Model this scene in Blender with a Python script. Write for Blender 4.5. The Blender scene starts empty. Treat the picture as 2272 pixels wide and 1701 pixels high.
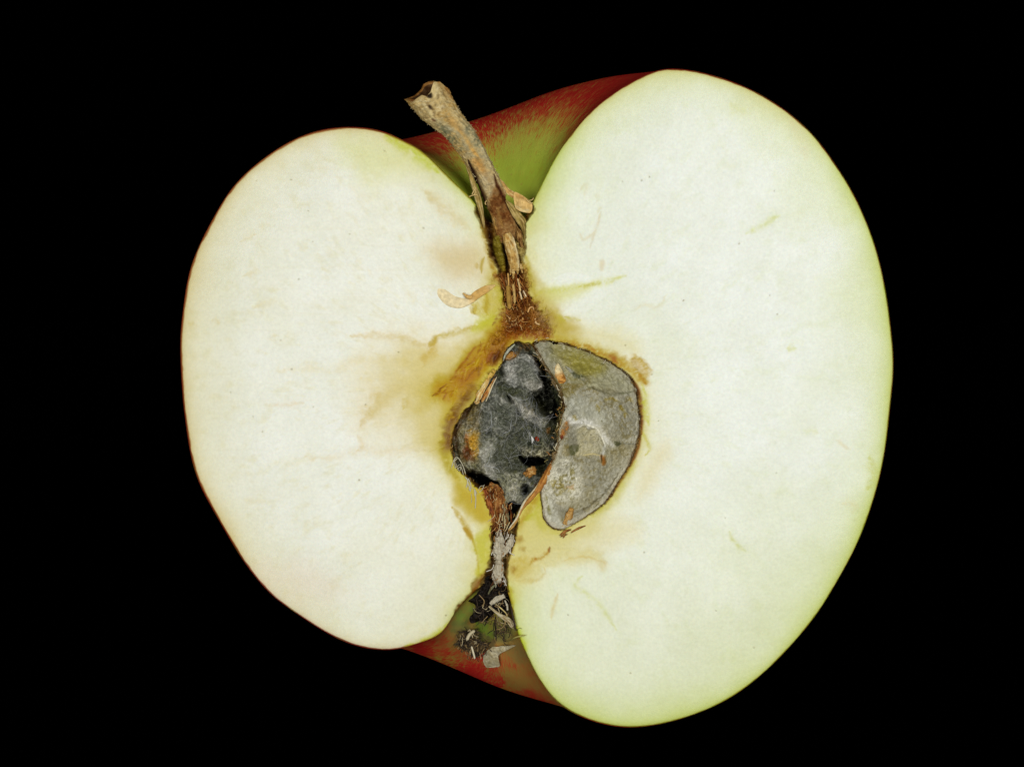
import bpy, math, random
import numpy as np

# ----------------------------------------------------------------- scale
# the cut face is laid out in tenths of millimetres / 2 : one unit u = 0.05 mm
S = 5e-5
CX, CY = 1136.0, 850.5
CAM_U = 12000.0                    # camera height over the cut face, in u
H = 0.0404                         # height of the cut face over the cloth

sc = bpy.context.scene
col = sc.collection

# ----------------------------------------------------------------- camera
cd = bpy.data.cameras.new('camera')
cam = bpy.data.objects.new('camera', cd)
col.objects.link(cam)
cam.location = (0, 0, H + CAM_U * S)
cam.rotation_euler = (0, 0, 0)
cd.sensor_width = 36.0
cd.lens = 36.0 * CAM_U / 2272.0
cd.clip_start = 0.01
cd.clip_end = 20.0
sc.camera = cam

# ----------------------------------------------------------------- light
wd = bpy.data.worlds.new('World')
sc.world = wd
wd.use_nodes = True
wd.node_tree.nodes['Background'].inputs[0].default_value = (0.0, 0.0, 0.0, 1)
wd.node_tree.nodes['Background'].inputs[1].default_value = 0.0


def area_lamp(name, loc, size, watts, colour, target=(0, 0, H)):
    ld = bpy.data.lights.new(name, 'AREA')
    ld.shape = 'DISK'
    ld.size = size
    ld.energy = watts
    ld.color = colour
    o = bpy.data.objects.new(name, ld)
    col.objects.link(o)
    o.location = loc
    import mathutils
    d = mathutils.Vector(target) - mathutils.Vector(loc)
    o.rotation_euler = d.to_track_quat('-Z', 'Y').to_euler()
    return o


area_lamp('key_lamp', (0.25, 0.17, 0.60), 0.42, 3.02, (1.0, 0.995, 0.985))
area_lamp('fill_lamp', (-0.24, -0.15, 0.58), 0.46, 2.02, (1.0, 0.99, 0.97))

vs = sc.view_settings
vs.view_transform = 'Standard'
vs.look = 'None'
vs.exposure = 0.0
vs.gamma = 1.0
vs.use_curve_mapping = False

# ----------------------------------------------------------------- helpers
T = {'1': (850, 140, .22645), '2': (900, 450, .22645), '3': (950, 720, .13587),
     '4': (1180, 740, .13587), '5': (950, 930, .13587), '6': (1150, 950, .15098),
     '7': (900, 1150, .25974), '8': (850, 140, .3255), 'L1': (380, 250, .3321),
     'L2': (380, 750, .4228), 'R1': (1150, 120, .41063), 'R2': (1100, 900, .44687),
     'K': (930, 700, .30795), 'S': (980, 400, .20526), 'M': (780, 650, .21739),
     'U': (0, 0, 1.0)}


def q(k, *v):
    """points on the cut face, given on one of the local measuring grids"""
    a = np.array(v, float).reshape(-1, 2)
    ox, oy, s = T[k]
    return a * s + np.array([ox, oy])


def sm(a, b, x):
    t = np.clip((x - a) / (b - a), 0, 1)
    return t * t * (3 - 2 * t)


def rgb(*c):
    a = np.array(c, float) / 255.0
    return a


def lin(c):
    c = np.clip(c, 0, 1)
    return np.where(c <= 0.04045, c / 12.92, ((c + 0.055) / 1.055) ** 2.4)


def _hash(ix, iy, s):
    n = (ix * 374761393 + iy * 668265263 + s * 144269504) & 0xffffffff
    n = ((n ^ (n >> 13)) * 1274126177) & 0xffffffff
    return ((n ^ (n >> 16)) & 0xffff) / 65535.0


def vn(x, y, s=0):
    xf = np.floor(x); yf = np.floor(y)
    ix = xf.astype(np.int64); iy = yf.astype(np.int64)
    fx = x - xf; fy = y - yf
    fx = fx * fx * (3 - 2 * fx); fy = fy * fy * (3 - 2 * fy)
    a = _hash(ix, iy, s); b = _hash(ix + 1, iy, s)
    c = _hash(ix, iy + 1, s); d = _hash(ix + 1, iy + 1, s)
    return (a + (b - a) * fx) * (1 - fy) + (c + (d - c) * fx) * fy


def fbm(x, y, scale, s=0, o=4):
    """about -1..1"""
    r = np.zeros_like(x, float); amp = 1.0; tot = 0; f = 1.0 / scale
    for i in range(o):
        ca, sa = math.cos(0.6 * i + .3), math.sin(0.6 * i + .3)
        r += amp * (vn((x * ca - y * sa) * f + 17.3 * i, (x * sa + y * ca) * f + 5.1 * i, s + 31 * i) * 2 - 1)
        tot += amp; amp *= 0.55; f *= 2.05
    return r / tot * 1.5


def catmull(P, n, closed=False):
    """resample control points to n points evenly along a smooth curve"""
    P = np.asarray(P, float)
    if len(P) == 2 and not closed:
        t = np.linspace(0, 1, n)[:, None]
        return P[0] * (1 - t) + P[1] * t
    if closed:
        Q = np.vstack([P[-1], P, P[0], P[1]])
        m = len(P)
    else:
        Q = np.vstack([2 * P[0] - P[1], P, 2 * P[-1] - P[-2]])
        m = len(P) - 1
    out = []
    k = 12
    for i in range(m):
        p0, p1, p2, p3 = Q[i], Q[i + 1], Q[i + 2], Q[i + 3]
        t = np.linspace(0, 1, k, endpoint=False)[:, None]
        out.append(0.5 * ((2 * p1) + (-p0 + p2) * t + (2 * p0 - 5 * p1 + 4 * p2 - p3) * t ** 2
                          + (-p0 + 3 * p1 - 3 * p2 + p3) * t ** 3))
    out = np.vstack(out + [Q[1:2] if closed else P[-1:]])
    d = np.r_[0, np.cumsum(np.linalg.norm(np.diff(out, axis=0), axis=1))]
    s = np.linspace(0, d[-1], n, endpoint=not closed)
    return np.stack([np.interp(s, d, out[:, j]) for j in range(out.shape[1])], 1)


def d_line(x, y, P):
    """distance to a polyline and the fraction along it"""
    best = np.full(x.shape, 1e9); tt = np.zeros(x.shape)
    L = np.r_[0, np.cumsum(np.linalg.norm(np.diff(P, axis=0), axis=1))]
    for i in range(len(P) - 1):
        a, b = P[i], P[i + 1]
        v = b - a; l2 = v @ v + 1e-9
        t = np.clip(((x - a[0]) * v[0] + (y - a[1]) * v[1]) / l2, 0, 1)
        d = (x - a[0] - t * v[0]) ** 2 + (y - a[1] - t * v[1]) ** 2
        m = d < best
        best[m] = d[m]
        tt[m] = ((L[i] + t * (L[i + 1] - L[i])) / L[-1])[m]
    return np.sqrt(best), tt


def inside(x, y, P):
    r = np.zeros(x.shape, bool)
    n = len(P)
    for i in range(n):
        a, b = P[i], P[(i + 1) % n]
        if a[1] == b[1]:
            continue
        c = (a[1] > y) != (b[1] > y)
        xi = (b[0] - a[0]) * (y - a[1]) / (b[1] - a[1]) + a[0]
        r ^= c & (x < xi)
    return r


def sd_poly(x, y, P):
    """signed distance, positive inside"""
    d, _ = d_line(x, y, np.vstack([P, P[:1]]))
    return np.where(inside(x, y, P), d, -d)


class Field:
    """colour and height over points of a surface"""

    feather = True

    def __init__(self, x, y, c=(0, 0, 0), seed=1):
        self.x, self.y = x, y
        self.c = np.zeros((len(x), 3)) + np.asarray(c, float)
        self.z = np.zeros(len(x))
        self.seed = seed
        self.n1 = fbm(x, y, 22, seed, 3)
        self.n2 = fbm(x, y, 22, seed + 77, 3)
        self.f1 = fbm(x, y, 7, seed + 5, 3)
        self.f2 = fbm(x, y, 7, seed + 9, 3)
        self.s1 = fbm(x, y, 4, seed + 15, 2)

    def box(self, P, m):
        lo = P.min(0) - m; hi = P.max(0) + m
        return np.where((self.x > lo[0]) & (self.x < hi[0]) & (self.y > lo[1]) & (self.y < hi[1]))[0]

    def mix(self, i, m, c):
        m = np.clip(m, 0, 1)[:, None]
        self.c[i] = self.c[i] * (1 - m) + np.asarray(c) * m

    def line(self, P, w, c=None, a=1.0, soft=0.7, taper=(0.25, 0.25), dz=0, warp=3, speck=0.0, n=0):
        P = np.asarray(P, float)
        if len(P) > 2:
            P = catmull(P, n or max(8, 6 * len(P)))
        i = self.box(P, w * 2 + 3 * warp + 3)
        if not len(i):
            return
        x = self.x[i] + warp * (self.n1[i] * .7 + self.f1[i] * .5)
        y = self.y[i] + warp * (self.n2[i] * .7 + self.f2[i] * .5)
        d, t = d_line(x, y, P)
        ww = w * np.minimum(1, np.minimum((t + .02) / max(taper[0], 1e-3), (1.02 - t) / max(taper[1], 1e-3)) * .8 + .2)
        m = np.exp(-1.1 * (d / ww) ** 2) if self.feather else (1 - sm(ww * (1 - soft), ww * (1 + soft), d))
        if self.feather and warp >= 2:
            m = m * np.clip(.8 + .45 * self.n1[i] + .4 * self.f1[i] + .25 * self.s1[i], .1, 1.05)
        if speck:
            m = m * np.clip(1 - speck + speck * (self.s1[i] * 1.6 + self.f1[i] * .8 + .6), 0, 1)
        if c is not None:
            self.mix(i, m * a, c)
        if dz:
            self.z[i] += dz * m
        return i, m

    def area(self, P, c=None, a=1.0, soft=6, dz=0, warp=4, speck=0.0, smooth=True):
        P = np.asarray(P, float)
        if smooth and len(P) > 3:
            P = catmull(P, 5 * len(P), True)
        i = self.box(P, soft * 2 + warp * 3 + 2)
        if not len(i):
            return
        fw = .5 if soft < 16 else .08
        x = self.x[i] + warp * (self.n1[i] * .7 + self.f1[i] * fw)
        y = self.y[i] + warp * (self.n2[i] * .7 + self.f2[i] * fw)
        sf = soft * (np.clip(1 + .9 * self.n2[i], .35, 2.2) if soft < 16 else 1.25)
        m = sm(-sf, sf, sd_poly(x, y, P))
        if warp >= 3 and soft < 16:
            m = m * np.clip(.85 + .35 * self.n1[i] + .25 * self.f2[i], .2, 1.05)
        if speck:
            m = m * np.clip(1 - speck + speck * (self.s1[i] * 1.6 + self.f1[i] * .8 + .6), 0, 1)
        if c is not None:
            self.mix(i, m * a, c)
        if dz:
            self.z[i] += dz * m
        return i, m


# ----------------------------------------------------------------- materials
def material(name, rough=0.5, spec=0.4, sss=0.0, sss_scale=0.0012, bump=0.3, bump_scale=3000.0,
             var=0.12, var_scale=1800.0, stretch=None, sheen=0.0, bdist=0.00006):
    m = bpy.data.materials.new(name)
    m.use_nodes = True
    nt = m.node_tree
    b = nt.nodes['Principled BSDF']
    at = nt.nodes.new('ShaderNodeAttribute'); at.attribute_name = 'Col'
    tc = nt.nodes.new('ShaderNodeTexCoord')
    vec = tc.outputs['Object']
    if stretch:
        mp = nt.nodes.new('ShaderNodeMapping')
        mp.inputs['Scale'].default_value = stretch[:3]
        mp.inputs['Rotation'].default_value = (0, 0, stretch[3])
        nt.links.new(vec, mp.inputs['Vector'])
        vec = mp.outputs['Vector']
    nz = nt.nodes.new('ShaderNodeTexNoise')
    nz.inputs['Scale'].default_value = var_scale
    nz.inputs['Detail'].default_value = 3
    nt.links.new(vec, nz.inputs['Vector'])
    mr = nt.nodes.new('ShaderNodeMapRange')
    mr.inputs[1].default_value = .25; mr.inputs[2].default_value = .75
    mr.inputs[3].default_value = 1 - var; mr.inputs[4].default_value = 1 + var * .8
    nt.links.new(nz.outputs[0], mr.inputs[0])
    mul = nt.nodes.new('ShaderNodeVectorMath'); mul.operation = 'SCALE'
    nt.links.new(at.outputs['Color'], mul.inputs[0])
    nt.links.new(mr.outputs[0], mul.inputs['Scale'])
    nt.links.new(mul.outputs[0], b.inputs['Base Color'])
    b.inputs['Roughness'].default_value = rough
    b.inputs['Specular IOR Level'].default_value = spec
    if sss:
        b.inputs['Subsurface Weight'].default_value = sss
        b.inputs['Subsurface Radius'].default_value = (1.0, 0.7, 0.4)
        b.inputs['Subsurface Scale'].default_value = sss_scale
    if sheen:
        b.inputs['Sheen Weight'].default_value = sheen
        b.inputs['Sheen Roughness'].default_value = .6
    nb = nt.nodes.new('ShaderNodeTexNoise')
    nb.inputs['Scale'].default_value = bump_scale
    nb.inputs['Detail'].default_value = 4
    nt.links.new(vec, nb.inputs['Vector'])
    bp = nt.nodes.new('ShaderNodeBump')
    bp.inputs['Strength'].default_value = bump
    bp.inputs['Distance'].default_value = bdist
    nt.links.new(nb.outputs[0], bp.inputs['Height'])
    nt.links.new(bp.outputs[0], b.inputs['Normal'])
    return m


M_flesh = material('apple_flesh', .34, .13, .08, .0003, .7, 8200, .05, 3200, bdist=.00005)
M_dry = material('dried_tissue', .6, .15, 0, .001, .9, 3000, .26, 2600, bdist=.0001)
M_lining = material('papery_lining', .34, .28, 0, .001, .7, 3400, .16, 3000, bdist=.00008)
M_mould = material('mould_felt', .36, .3, 0, .001, .9, 4200, .34, 3200, bdist=.0001)
M_wood = material('stem_wood', .78, .1, 0, .001, 1.0, 2400, .34, 2300, bdist=.00012)
M_thread = material('threads', .7, .3, 0, .001, .2, 3000, .1, 3000)

# ----------------------------------------------------------------- mesh builders
def P2W(x, y, z):
    return np.stack([(x - CX) * S, (CY - y) * S, H + z * S], 1)


def make_mesh(name, co, faces, colour, mat, parent, kind=None, smooth=True, label=None):
    me = bpy.data.meshes.new(name)
    faces = np.asarray(faces, np.int32)
    nf, k = faces.shape
    me.vertices.add(len(co)); me.vertices.foreach_set('co', co.astype(np.float32).ravel())
    me.loops.add(nf * k); me.loops.foreach_set('vertex_index', faces.ravel())
    me.polygons.add(nf)
    me.polygons.foreach_set('loop_start', np.arange(0, nf * k, k, dtype=np.int32))
    me.update(calc_edges=True)
    if colour is not None:
        a = me.attributes.new('Col', 'FLOAT_COLOR', 'POINT')
        c4 = np.ones((len(co), 4), np.float32); c4[:, :3] = lin(colour)
        a.data.foreach_set('color', c4.ravel())
    me.polygons.foreach_set('use_smooth', np.full(nf, smooth))
    me.materials.append(mat)
    me.validate()
    o = bpy.data.objects.new(name, me)
    col.objects.link(o)
    if parent is not None:
        o.parent = parent
    if kind:
        o['kind'] = kind
    if label:
        o['label'] = label
    return o


def grid_faces(nr, nc, wrap=True):
    r = np.arange(nr - 1)[:, None]
    c = np.arange(nc if wrap else nc - 1)[None, :]
    c2 = (c + 1) % nc
    return np.stack([r * nc + c, r * nc + c2, (r + 1) * nc + c2, (r + 1) * nc + c], -1).reshape(-1, 4)


def radial(outline, centre, fr):
    """points on rays from centre to the outline; fr: ring fractions"""
    o = outline[None, :, :]; c = np.array(centre)[None, None, :]
    p = c + (o - c) * np.asarray(fr)[:, None, None]
    return p.reshape(-1, 2)


def radial_patch(name, outline, centre, fr, paint, mat, parent, skirt=0, label=None, kind=None):
    n = len(outline)
    p = radial(outline, centre, fr)
    f = Field(p[:, 0].copy(), p[:, 1].copy(), seed=sum(map(ord, name)) % 97)
    edge = np.repeat(1 - np.asarray(fr), n)
    paint(f, edge)
    x, y, z, c = f.x, f.y, f.z, f.c
    nr = len(fr)
    if skirt:
        x = np.r_[x, x[-n:]]; y = np.r_[y, y[-n:]]; z = np.r_[z, z[-n:] - skirt]
        c = np.vstack([c, c[-n:]]); nr += 1
    fc = grid_faces(nr, n)
    area2 = np.sum(outline[:, 0] * np.roll(outline[:, 1], -1) - np.roll(outline[:, 0], -1) * outline[:, 1])
    if area2 > 0:                        # image y runs down: keep normals up
        fc = fc[:, ::-1]
    return make_mesh(name, P2W(x, y, z), fc, c, mat, parent, kind, label=label)


def ribbon(name, P, w, z, thick, paint, mat, parent, rings=60, seg=20, rough=0.0, rough_scale=10,
           label=None, edges=None, cap=True):
    """closed elliptical limb along P (Nx2): half widths w, centre heights z, half thickness thick"""
    C = catmull(P, rings)
    v = np.linspace(0, 1, rings)
    ev = lambda a: np.interp(v, np.linspace(0, 1, len(a)), a) if np.ndim(a) else np.full(rings, a, float)
    w, z, thick = ev(w), ev(z), ev(thick)
    t = np.gradient(C, axis=0); t /= np.linalg.norm(t, axis=1)[:, None] + 1e-9
    nrm = np.stack([-t[:, 1], t[:, 0]], 1)
    u = np.linspace(0, 2 * math.pi, seg, endpoint=False)
    cu, su = np.cos(u), np.sin(u)
    x = C[:, 0:1] + nrm[:, 0:1] * w[:, None] * cu
    y = C[:, 1:2] + nrm[:, 1:2] * w[:, None] * cu
    zz = z[:, None] + thick[:, None] * su
    if rough:
        r = rough * fbm(np.broadcast_to(v[:, None] * rings / rough_scale, x.shape).ravel() * 10,
                        np.broadcast_to(u[None] * 6, x.shape).ravel(), 10, sum(map(ord, name)) % 91, 3).reshape(x.shape)
        x = x + nrm[:, 0:1] * cu * r; y = y + nrm[:, 1:2] * cu * r; zz = zz + su * r
    # close the ends
    x[0] = C[0, 0] + (x[0] - C[0, 0]) * .15; y[0] = C[0, 1] + (y[0] - C[0, 1]) * .15; zz[0] = z[0] + (zz[0] - z[0]) * .15
    x[-1] = C[-1, 0] + (x[-1] - C[-1, 0]) * .15; y[-1] = C[-1, 1] + (y[-1] - C[-1, 1]) * .15; zz[-1] = z[-1] + (zz[-1] - z[-1]) * .15
    f = Field(x.ravel(), y.ravel(), seed=sum(map(ord, name)) % 89)
    f.z = zz.ravel().copy()
    vv = np.broadcast_to(v[:, None], x.shape).ravel(); uu = np.broadcast_to(u[None], x.shape).ravel()
    paint(f, vv, uu)
    return make_mesh(name, P2W(f.x, f.y, f.z), grid_faces(rings, seg), f.c, mat, parent, label=label)


def threads(name, items, mat, parent, kind='stuff', seg=5, label=None):
    """many thin strands joined: items of (Nx3 points, radius or radii, colour)"""
    co, fc, cc = [], [], []
    base = 0
    for P, r, c in items:
        P = np.asarray(P, float)
        n = max(6, min(40, 4 * len(P)))
        C = catmull(P, n)
        t = np.gradient(C, axis=0); t /= np.linalg.norm(t, axis=1)[:, None] + 1e-9
        a = np.cross(t, [0, 0, 1.0]); a /= np.linalg.norm(a, axis=1)[:, None] + 1e-6
        b = np.cross(t, a)
        u = np.linspace(0, 2 * math.pi, seg, endpoint=False)
        rr = np.interp(np.linspace(0, 1, n), np.linspace(0, 1, len(r)), r) if np.ndim(r) else np.full(n, r)
        rr = rr * np.minimum(1, np.minimum(np.arange(n) + .3, n - 1 - np.arange(n) + .3))
        p = C[:, None, :] + rr[:, None, None] * (a[:, None, :] * np.cos(u)[None, :, None] + b[:, None, :] * np.sin(u)[None, :, None])
        p = p.reshape(-1, 3)
        co.append(P2W(p[:, 0], p[:, 1], p[:, 2]))
        fc.append(grid_faces(n, seg) + base)
        cc.append(np.zeros((len(p), 3)) + np.asarray(c))
        base += len(p)
    return make_mesh(name, np.vstack(co), np.vstack(fc), np.vstack(cc), mat, parent, kind, label=label)


# ----------------------------------------------------------------- the black cloth
def backdrop():
    n = 60
    g = np.linspace(-1.5, 1.5, n)
    X, Y = np.meshgrid(g, g)
    Z = 0 * X
    co = np.stack([X.ravel(), Y.ravel(), Z.ravel()], 1)
    m = bpy.data.materials.new('black_velvet'); m.use_nodes = True
    nt = m.node_tree
    b = nt.nodes['Principled BSDF']
    nz = nt.nodes.new('ShaderNodeTexNoise'); nz.inputs['Scale'].default_value = 900
    cr = nt.nodes.new('ShaderNodeMapRange')
    cr.inputs[3].default_value = .00001; cr.inputs[4].default_value = .00008
    nt.links.new(nz.outputs[0], cr.inputs[0])
    nt.links.new(cr.outputs[0], b.inputs['Base Color'])
    b.inputs['Roughness'].default_value = 1.0
    b.inputs['Specular IOR Level'].default_value = 0.0
    o = make_mesh('backdrop_cloth', co, grid_faces(n, n, False), None, m, None)
    o['kind'] = 'structure'
    return o


backdrop()

# ----------------------------------------------------------------- the apple half
apple = bpy.data.objects.new('apple_half', None)
apple.empty_display_size = .03
col.objects.link(apple)
apple['label'] = 'halved apple, cut face up, with mouldy grey core and dry brown stem'
apple['category'] = 'apple'

# outlines of the two lobes on the cut face, from stem hollow to calyx hollow
AX = 1106.0
left_a = np.vstack([q('U', AX, 505, 1085, 492), q('1', 940, 1440, 870, 1330, 740, 1210, 600, 1070, 490, 960, 340, 830),
                    q('U', 885, 308, 862, 296, 822, 286, 779, 282)])
left_b = q('U', 779, 282, 729, 285, 679, 298, 632, 320, 579, 356, 533, 396, 503, 433, 476, 479, 446, 536, 420, 602,
           407, 682, 400, 748, 400, 784)
left_c = q('U', 400, 784, 405, 877, 414, 953, 427, 1029, 447, 1087, 452, 1097, 465, 1116, 507, 1190, 549, 1257, 594, 1311,
           599, 1321, 610, 1327, 672, 1369, 718, 1399, 777, 1429, 837, 1441, 850, 1441)
left_d = q('U', 850, 1441, 887, 1438, 925, 1427, 965, 1413, 988, 1395, 1006, 1363, 1030, 1334, 1056, 1311, 1071, 1295, 1088, 1288, AX, 1287)
right_a = np.vstack([q('U', AX, 505, 1150, 500, 1168, 480, 1176, 464, 1186, 441, 1201, 412, 1223, 366, 1255, 315, 1314, 245, 1376, 198, 1421, 173, 1454, 157, 1491, 151)])
right_b = q('U', 1491, 151, 1540, 157, 1593, 171, 1643, 188, 1704, 219, 1758, 256, 1807, 301, 1835, 336, 1842, 350, 1885, 412, 1918, 481,
            1943, 547, 1963, 629, 1975, 711, 1984, 798, 1984, 830)
right_c = q('U', 1984, 830, 1975, 900, 1969, 967, 1956, 1043, 1945, 1092, 1938, 1104, 1922, 1159, 1895, 1222, 1860, 1284, 1815, 1360,
            1770, 1414, 1717, 1472, 1636, 1539, 1565, 1575, 1484, 1602, 1413, 1614)
right_d = q('U', 1413, 1614, 1350, 1608, 1292, 1590, 1247, 1566, 1216, 1535, 1192, 1500, 1168, 1451, 1152, 1415, 1143, 1390, 1138, 1358, 1133, 1329,
            1126, 1304, 1118, 1291, AX, 1287)
NS = (150, 170, 170, 130)


def profile(parts):
    out = []
    for p, n in zip(parts, NS):
        r = catmull(p, n + 1)
        out.append(r[:-1])
    out.append(parts[-1][-1:])
    return np.vstack(out)


def smooth_profile(P, sig=6.5):
    k = np.arange(-14, 15); g = np.exp(-.5 * (k / sig) ** 2); g /= g.sum()
    Q = np.vstack([2 * P[0] - P[14:0:-1], P, 2 * P[-1] - P[-2:-16:-1]])
    return np.stack([np.convolve(Q[:, j], g, 'valid') for j in (0, 1)], 1)


prof_l = profile((left_a, left_b, left_c, left_d))
prof_r = profile((right_a, right_b, right_c, right_d))
prof_l, prof_r = smooth_profile(prof_l), smooth_profile(prof_r)
prof_l[0] = prof_r[0] = (AX, 505); prof_l[-1] = prof_r[-1] = (AX, 1287)
NT = len(prof_l)
tpar = np.concatenate([np.linspace(i, i + 1, n, endpoint=False) for i, n in enumerate(NS)] + [[4.0]])

outline = np.vstack([prof_l, prof_r[-2:0:-1]])          # closed outline of the cut


# ---- skin: the two profiles swept through the half turn behind the cut
def build_skin():
    n_phi = 300
    phi = np.linspace(0, math.pi, n_phi)
    wgt = 0.5 + 0.5 * np.cos(phi)
    rl, rr = AX - prof_l[:, 0], prof_r[:, 0] - AX
    rho = rr[:, None] * wgt + rl[:, None] * (1 - wgt)
    y = prof_r[:, 1:2] * wgt + prof_l[:, 1:2] * (1 - wgt)
    # the shoulder dips on the way to the smaller lobe, swells towards the larger one
    bump_t = np.exp(-((tpar - 1.0) / .55) ** 2)[:, None]
    off = np.interp(phi, np.radians([0, 20, 45, 70, 90, 115, 135, 160, 180]), [0, -6, -20, -16, 14, 34, 44, 14, 0])
    g_ = np.exp(-.5 * (np.arange(-40, 41) / 14.0) ** 2); g_ /= g_.sum()
    soft = lambda o_: np.convolve(np.pad(o_, 40, mode='edge'), g_, 'valid') * np.minimum(1, np.sin(phi) * 4)
    off = soft(off)
    y = y + bump_t * off[None]
    bump_b = np.exp(-((tpar - 3.0) / .55) ** 2)[:, None]
    offb = np.interp(phi, np.radians([0, 45, 75, 90, 110, 135, 160, 180]), [0, 2, 14, 16, 2, -14, -8, 0])
    offb = soft(offb)
    y = y + bump_b * offb[None]
    x = AX + rho * np.cos(phi)[None]
    z = -rho * np.sin(phi)[None]
    # light unevenness of the surface, none at the cut
    nn = fbm((phi[None] * 300 + 0 * x).ravel(), (tpar[:, None] * 300 + 0 * x).ravel(), 130, 4, 3).reshape(x.shape)
    k = 1 + .012 * nn * np.sin(phi)[None]
    z = z - (42 * sm(.30, .04, tpar) + 34 * sm(3.78, 3.97, tpar))[:, None]
    x = AX + (x - AX) * k; z = np.where(z < -60, z * k, z)
    # the skin stands a hair proud of the cut edge
    out = np.minimum(1, -z / 3.0) * np.exp(z / 20.0) * 1.4 * (sm(.35, .8, tpar) * sm(3.75, 3.35, tpar))[:, None]
    px = np.gradient(prof_r[:, 0] - AX)[:, None] * wgt + np.gradient(AX - prof_l[:, 0])[:, None] * (1 - wgt)
    py = np.gradient(y, axis=0)
    ln = np.sqrt(px ** 2 + py ** 2) + 1e-6
    nx, ny = py / ln, -px / ln
    x = x + out * nx * np.cos(phi)[None]
    y = y + out * ny
    zmin = z.min()
    co = P2W(x.ravel(), y.ravel(), z.ravel())
    fc = grid_faces(NT, n_phi, False)
    m = bpy.data.materials.new('apple_skin'); m.use_nodes = True
    nt = m.node_tree; b = nt.nodes['Principled BSDF']
    b.inputs['Roughness'].default_value = .48
    b.inputs['Specular IOR Level'].default_value = .16
    ap = nt.nodes.new('ShaderNodeAttribute'); ap.attribute_name = 'Dir'
    ar = nt.nodes.new('ShaderNodeAttribute'); ar.attribute_name = 'Ripe'
    ac = nt.nodes.new('ShaderNodeAttribute'); ac.attribute_name = 'Col'

    def noise(scale, sx, sy, det=4):
        mp = nt.nodes.new('ShaderNodeMapping'); mp.inputs['Scale'].default_value = (sx, sy, 1)
        nt.links.new(ap.outputs['Vector'], mp.inputs['Vector'])
        n = nt.nodes.new('ShaderNodeTexNoise'); n.inputs['Scale'].default_value = scale; n.inputs['Detail'].default_value = det
        nt.links.new(mp.outputs[0], n.inputs['Vector'])
        return n.outputs[0]

    def math_(op, a, bb):
        n = nt.nodes.new('ShaderNodeMath'); n.operation = op
        for k_, v_ in ((0, a), (1, bb)):
            if isinstance(v_, (int, float)):
                n.inputs[k_].default_value = v_
            else:
                nt.links.new(v_, n.inputs[k_])
        return n.outputs[0]

    streak = math_('ADD', math_('MULTIPLY', math_('SUBTRACT', noise(9, 2.4, 1.2), .5), 1.2),
                   math_('MULTIPLY', math_('SUBTRACT', noise(44, 2.0, .5, 6), .5), 2.6))
    fac = math_('ADD', ar.outputs['Fac'], streak)
    mr = nt.nodes.new('ShaderNodeMapRange'); mr.interpolation_type = 'SMOOTHSTEP'
    mr.inputs[1].default_value = .05; mr.inputs[2].default_value = 1.0
    nt.links.new(fac, mr.inputs[0])
    red = nt.nodes.new('ShaderNodeMix'); red.data_type = 'RGBA'
    nt.links.new(noise(14, 2.5, .6), red.inputs[0])
    red.inputs[6].default_value = (*lin(rgb(178, 14, 20)), 1)
    red.inputs[7].default_value = (*lin(rgb(204, 60, 44)), 1)
    mx = nt.nodes.new('ShaderNodeMix'); mx.data_type = 'RGBA'
    nt.links.new(mr.outputs[0], mx.inputs[0])
    nt.links.new(ac.outputs['Color'], mx.inputs[6])
    nt.links.new(red.outputs[2], mx.inputs[7])
    # small pale lenticels and russet specks
    sp = nt.nodes.new('ShaderNodeTexVoronoi'); sp.inputs['Scale'].default_value = 900
    tc = nt.nodes.new('ShaderNodeTexCoord'); nt.links.new(tc.outputs['Object'], sp.inputs['Vector'])
    spm = nt.nodes.new('ShaderNodeMapRange'); spm.inputs[1].default_value = .05; spm.inputs[2].default_value = .16
    spm.inputs[3].default_value = .45; spm.inputs[4].default_value = 0
    nt.links.new(sp.outputs['Distance'], spm.inputs[0])
    mx2 = nt.nodes.new('ShaderNodeMix'); mx2.data_type = 'RGBA'
    nt.links.new(spm.outputs[0], mx2.inputs[0]); nt.links.new(mx.outputs[2], mx2.inputs[6])
    mx2.inputs[7].default_value = (*lin(rgb(170, 130, 70)), 1)
    nt.links.new(mx2.outputs[2], b.inputs['Base Color'])
    bp = nt.nodes.new('ShaderNodeBump'); bp.inputs['Strength'].default_value = .35; bp.inputs['Distance'].default_value = .00008
    nt.links.new(noise(50, 2, 1), bp.inputs['Height']); nt.links.new(bp.outputs[0], b.inputs['Normal'])

    # ripeness: green inside both hollows, red elsewhere
    tt = np.broadcast_to(tpar[:, None], x.shape); pp = np.broadcast_to(phi[None], x.shape)
    ripe = sm(.34, .86, tt + .05 * fbm((pp * 200).ravel(), (tt * 200).ravel(), 60, 8, 3).reshape(x.shape)) * 1.05 - .1
    side = sm(1.0, .1, pp) * sm(.22, .5, tt) * .42 + sm(2.75, 3.14, pp) * .12 * sm(.8, .3, tt)
    ripe = ripe + side
    ripe_b = .62 * (1 - sm(3.1, 3.42, tt)) + .34 * (1 - sm(3.5, 3.75, tt)) + .02 + .02 + .6 * fbm(x.ravel(), y.ravel(), 46, 45, 4).reshape(x.shape)
    ripe = np.where(tt > 3, ripe_b, ripe)
    ripe = np.where((tt > 1) & (tt < 3), .95 - .25 * sm(.5, .1, pp) * (tt > 1.2), ripe)
    green = np.zeros((x.size, 3)) + rgb(166, 184, 58)
    g2 = fbm(x.ravel(), y.ravel(), 60, 3, 3)[:, None] * .5 + .5
    green = green * (1 - g2 * .5) + rgb(190, 200, 84) * g2 * .5
    k3 = (sm(3.0, 3.3, tt) * (1 - sm(3.62, 3.82, tt))).ravel()[:, None]
    green = green * (1 - k3 * .75) + rgb(150, 98, 52) * k3 * .8
    k4 = sm(.22, .05, tt).ravel()[:, None]
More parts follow.
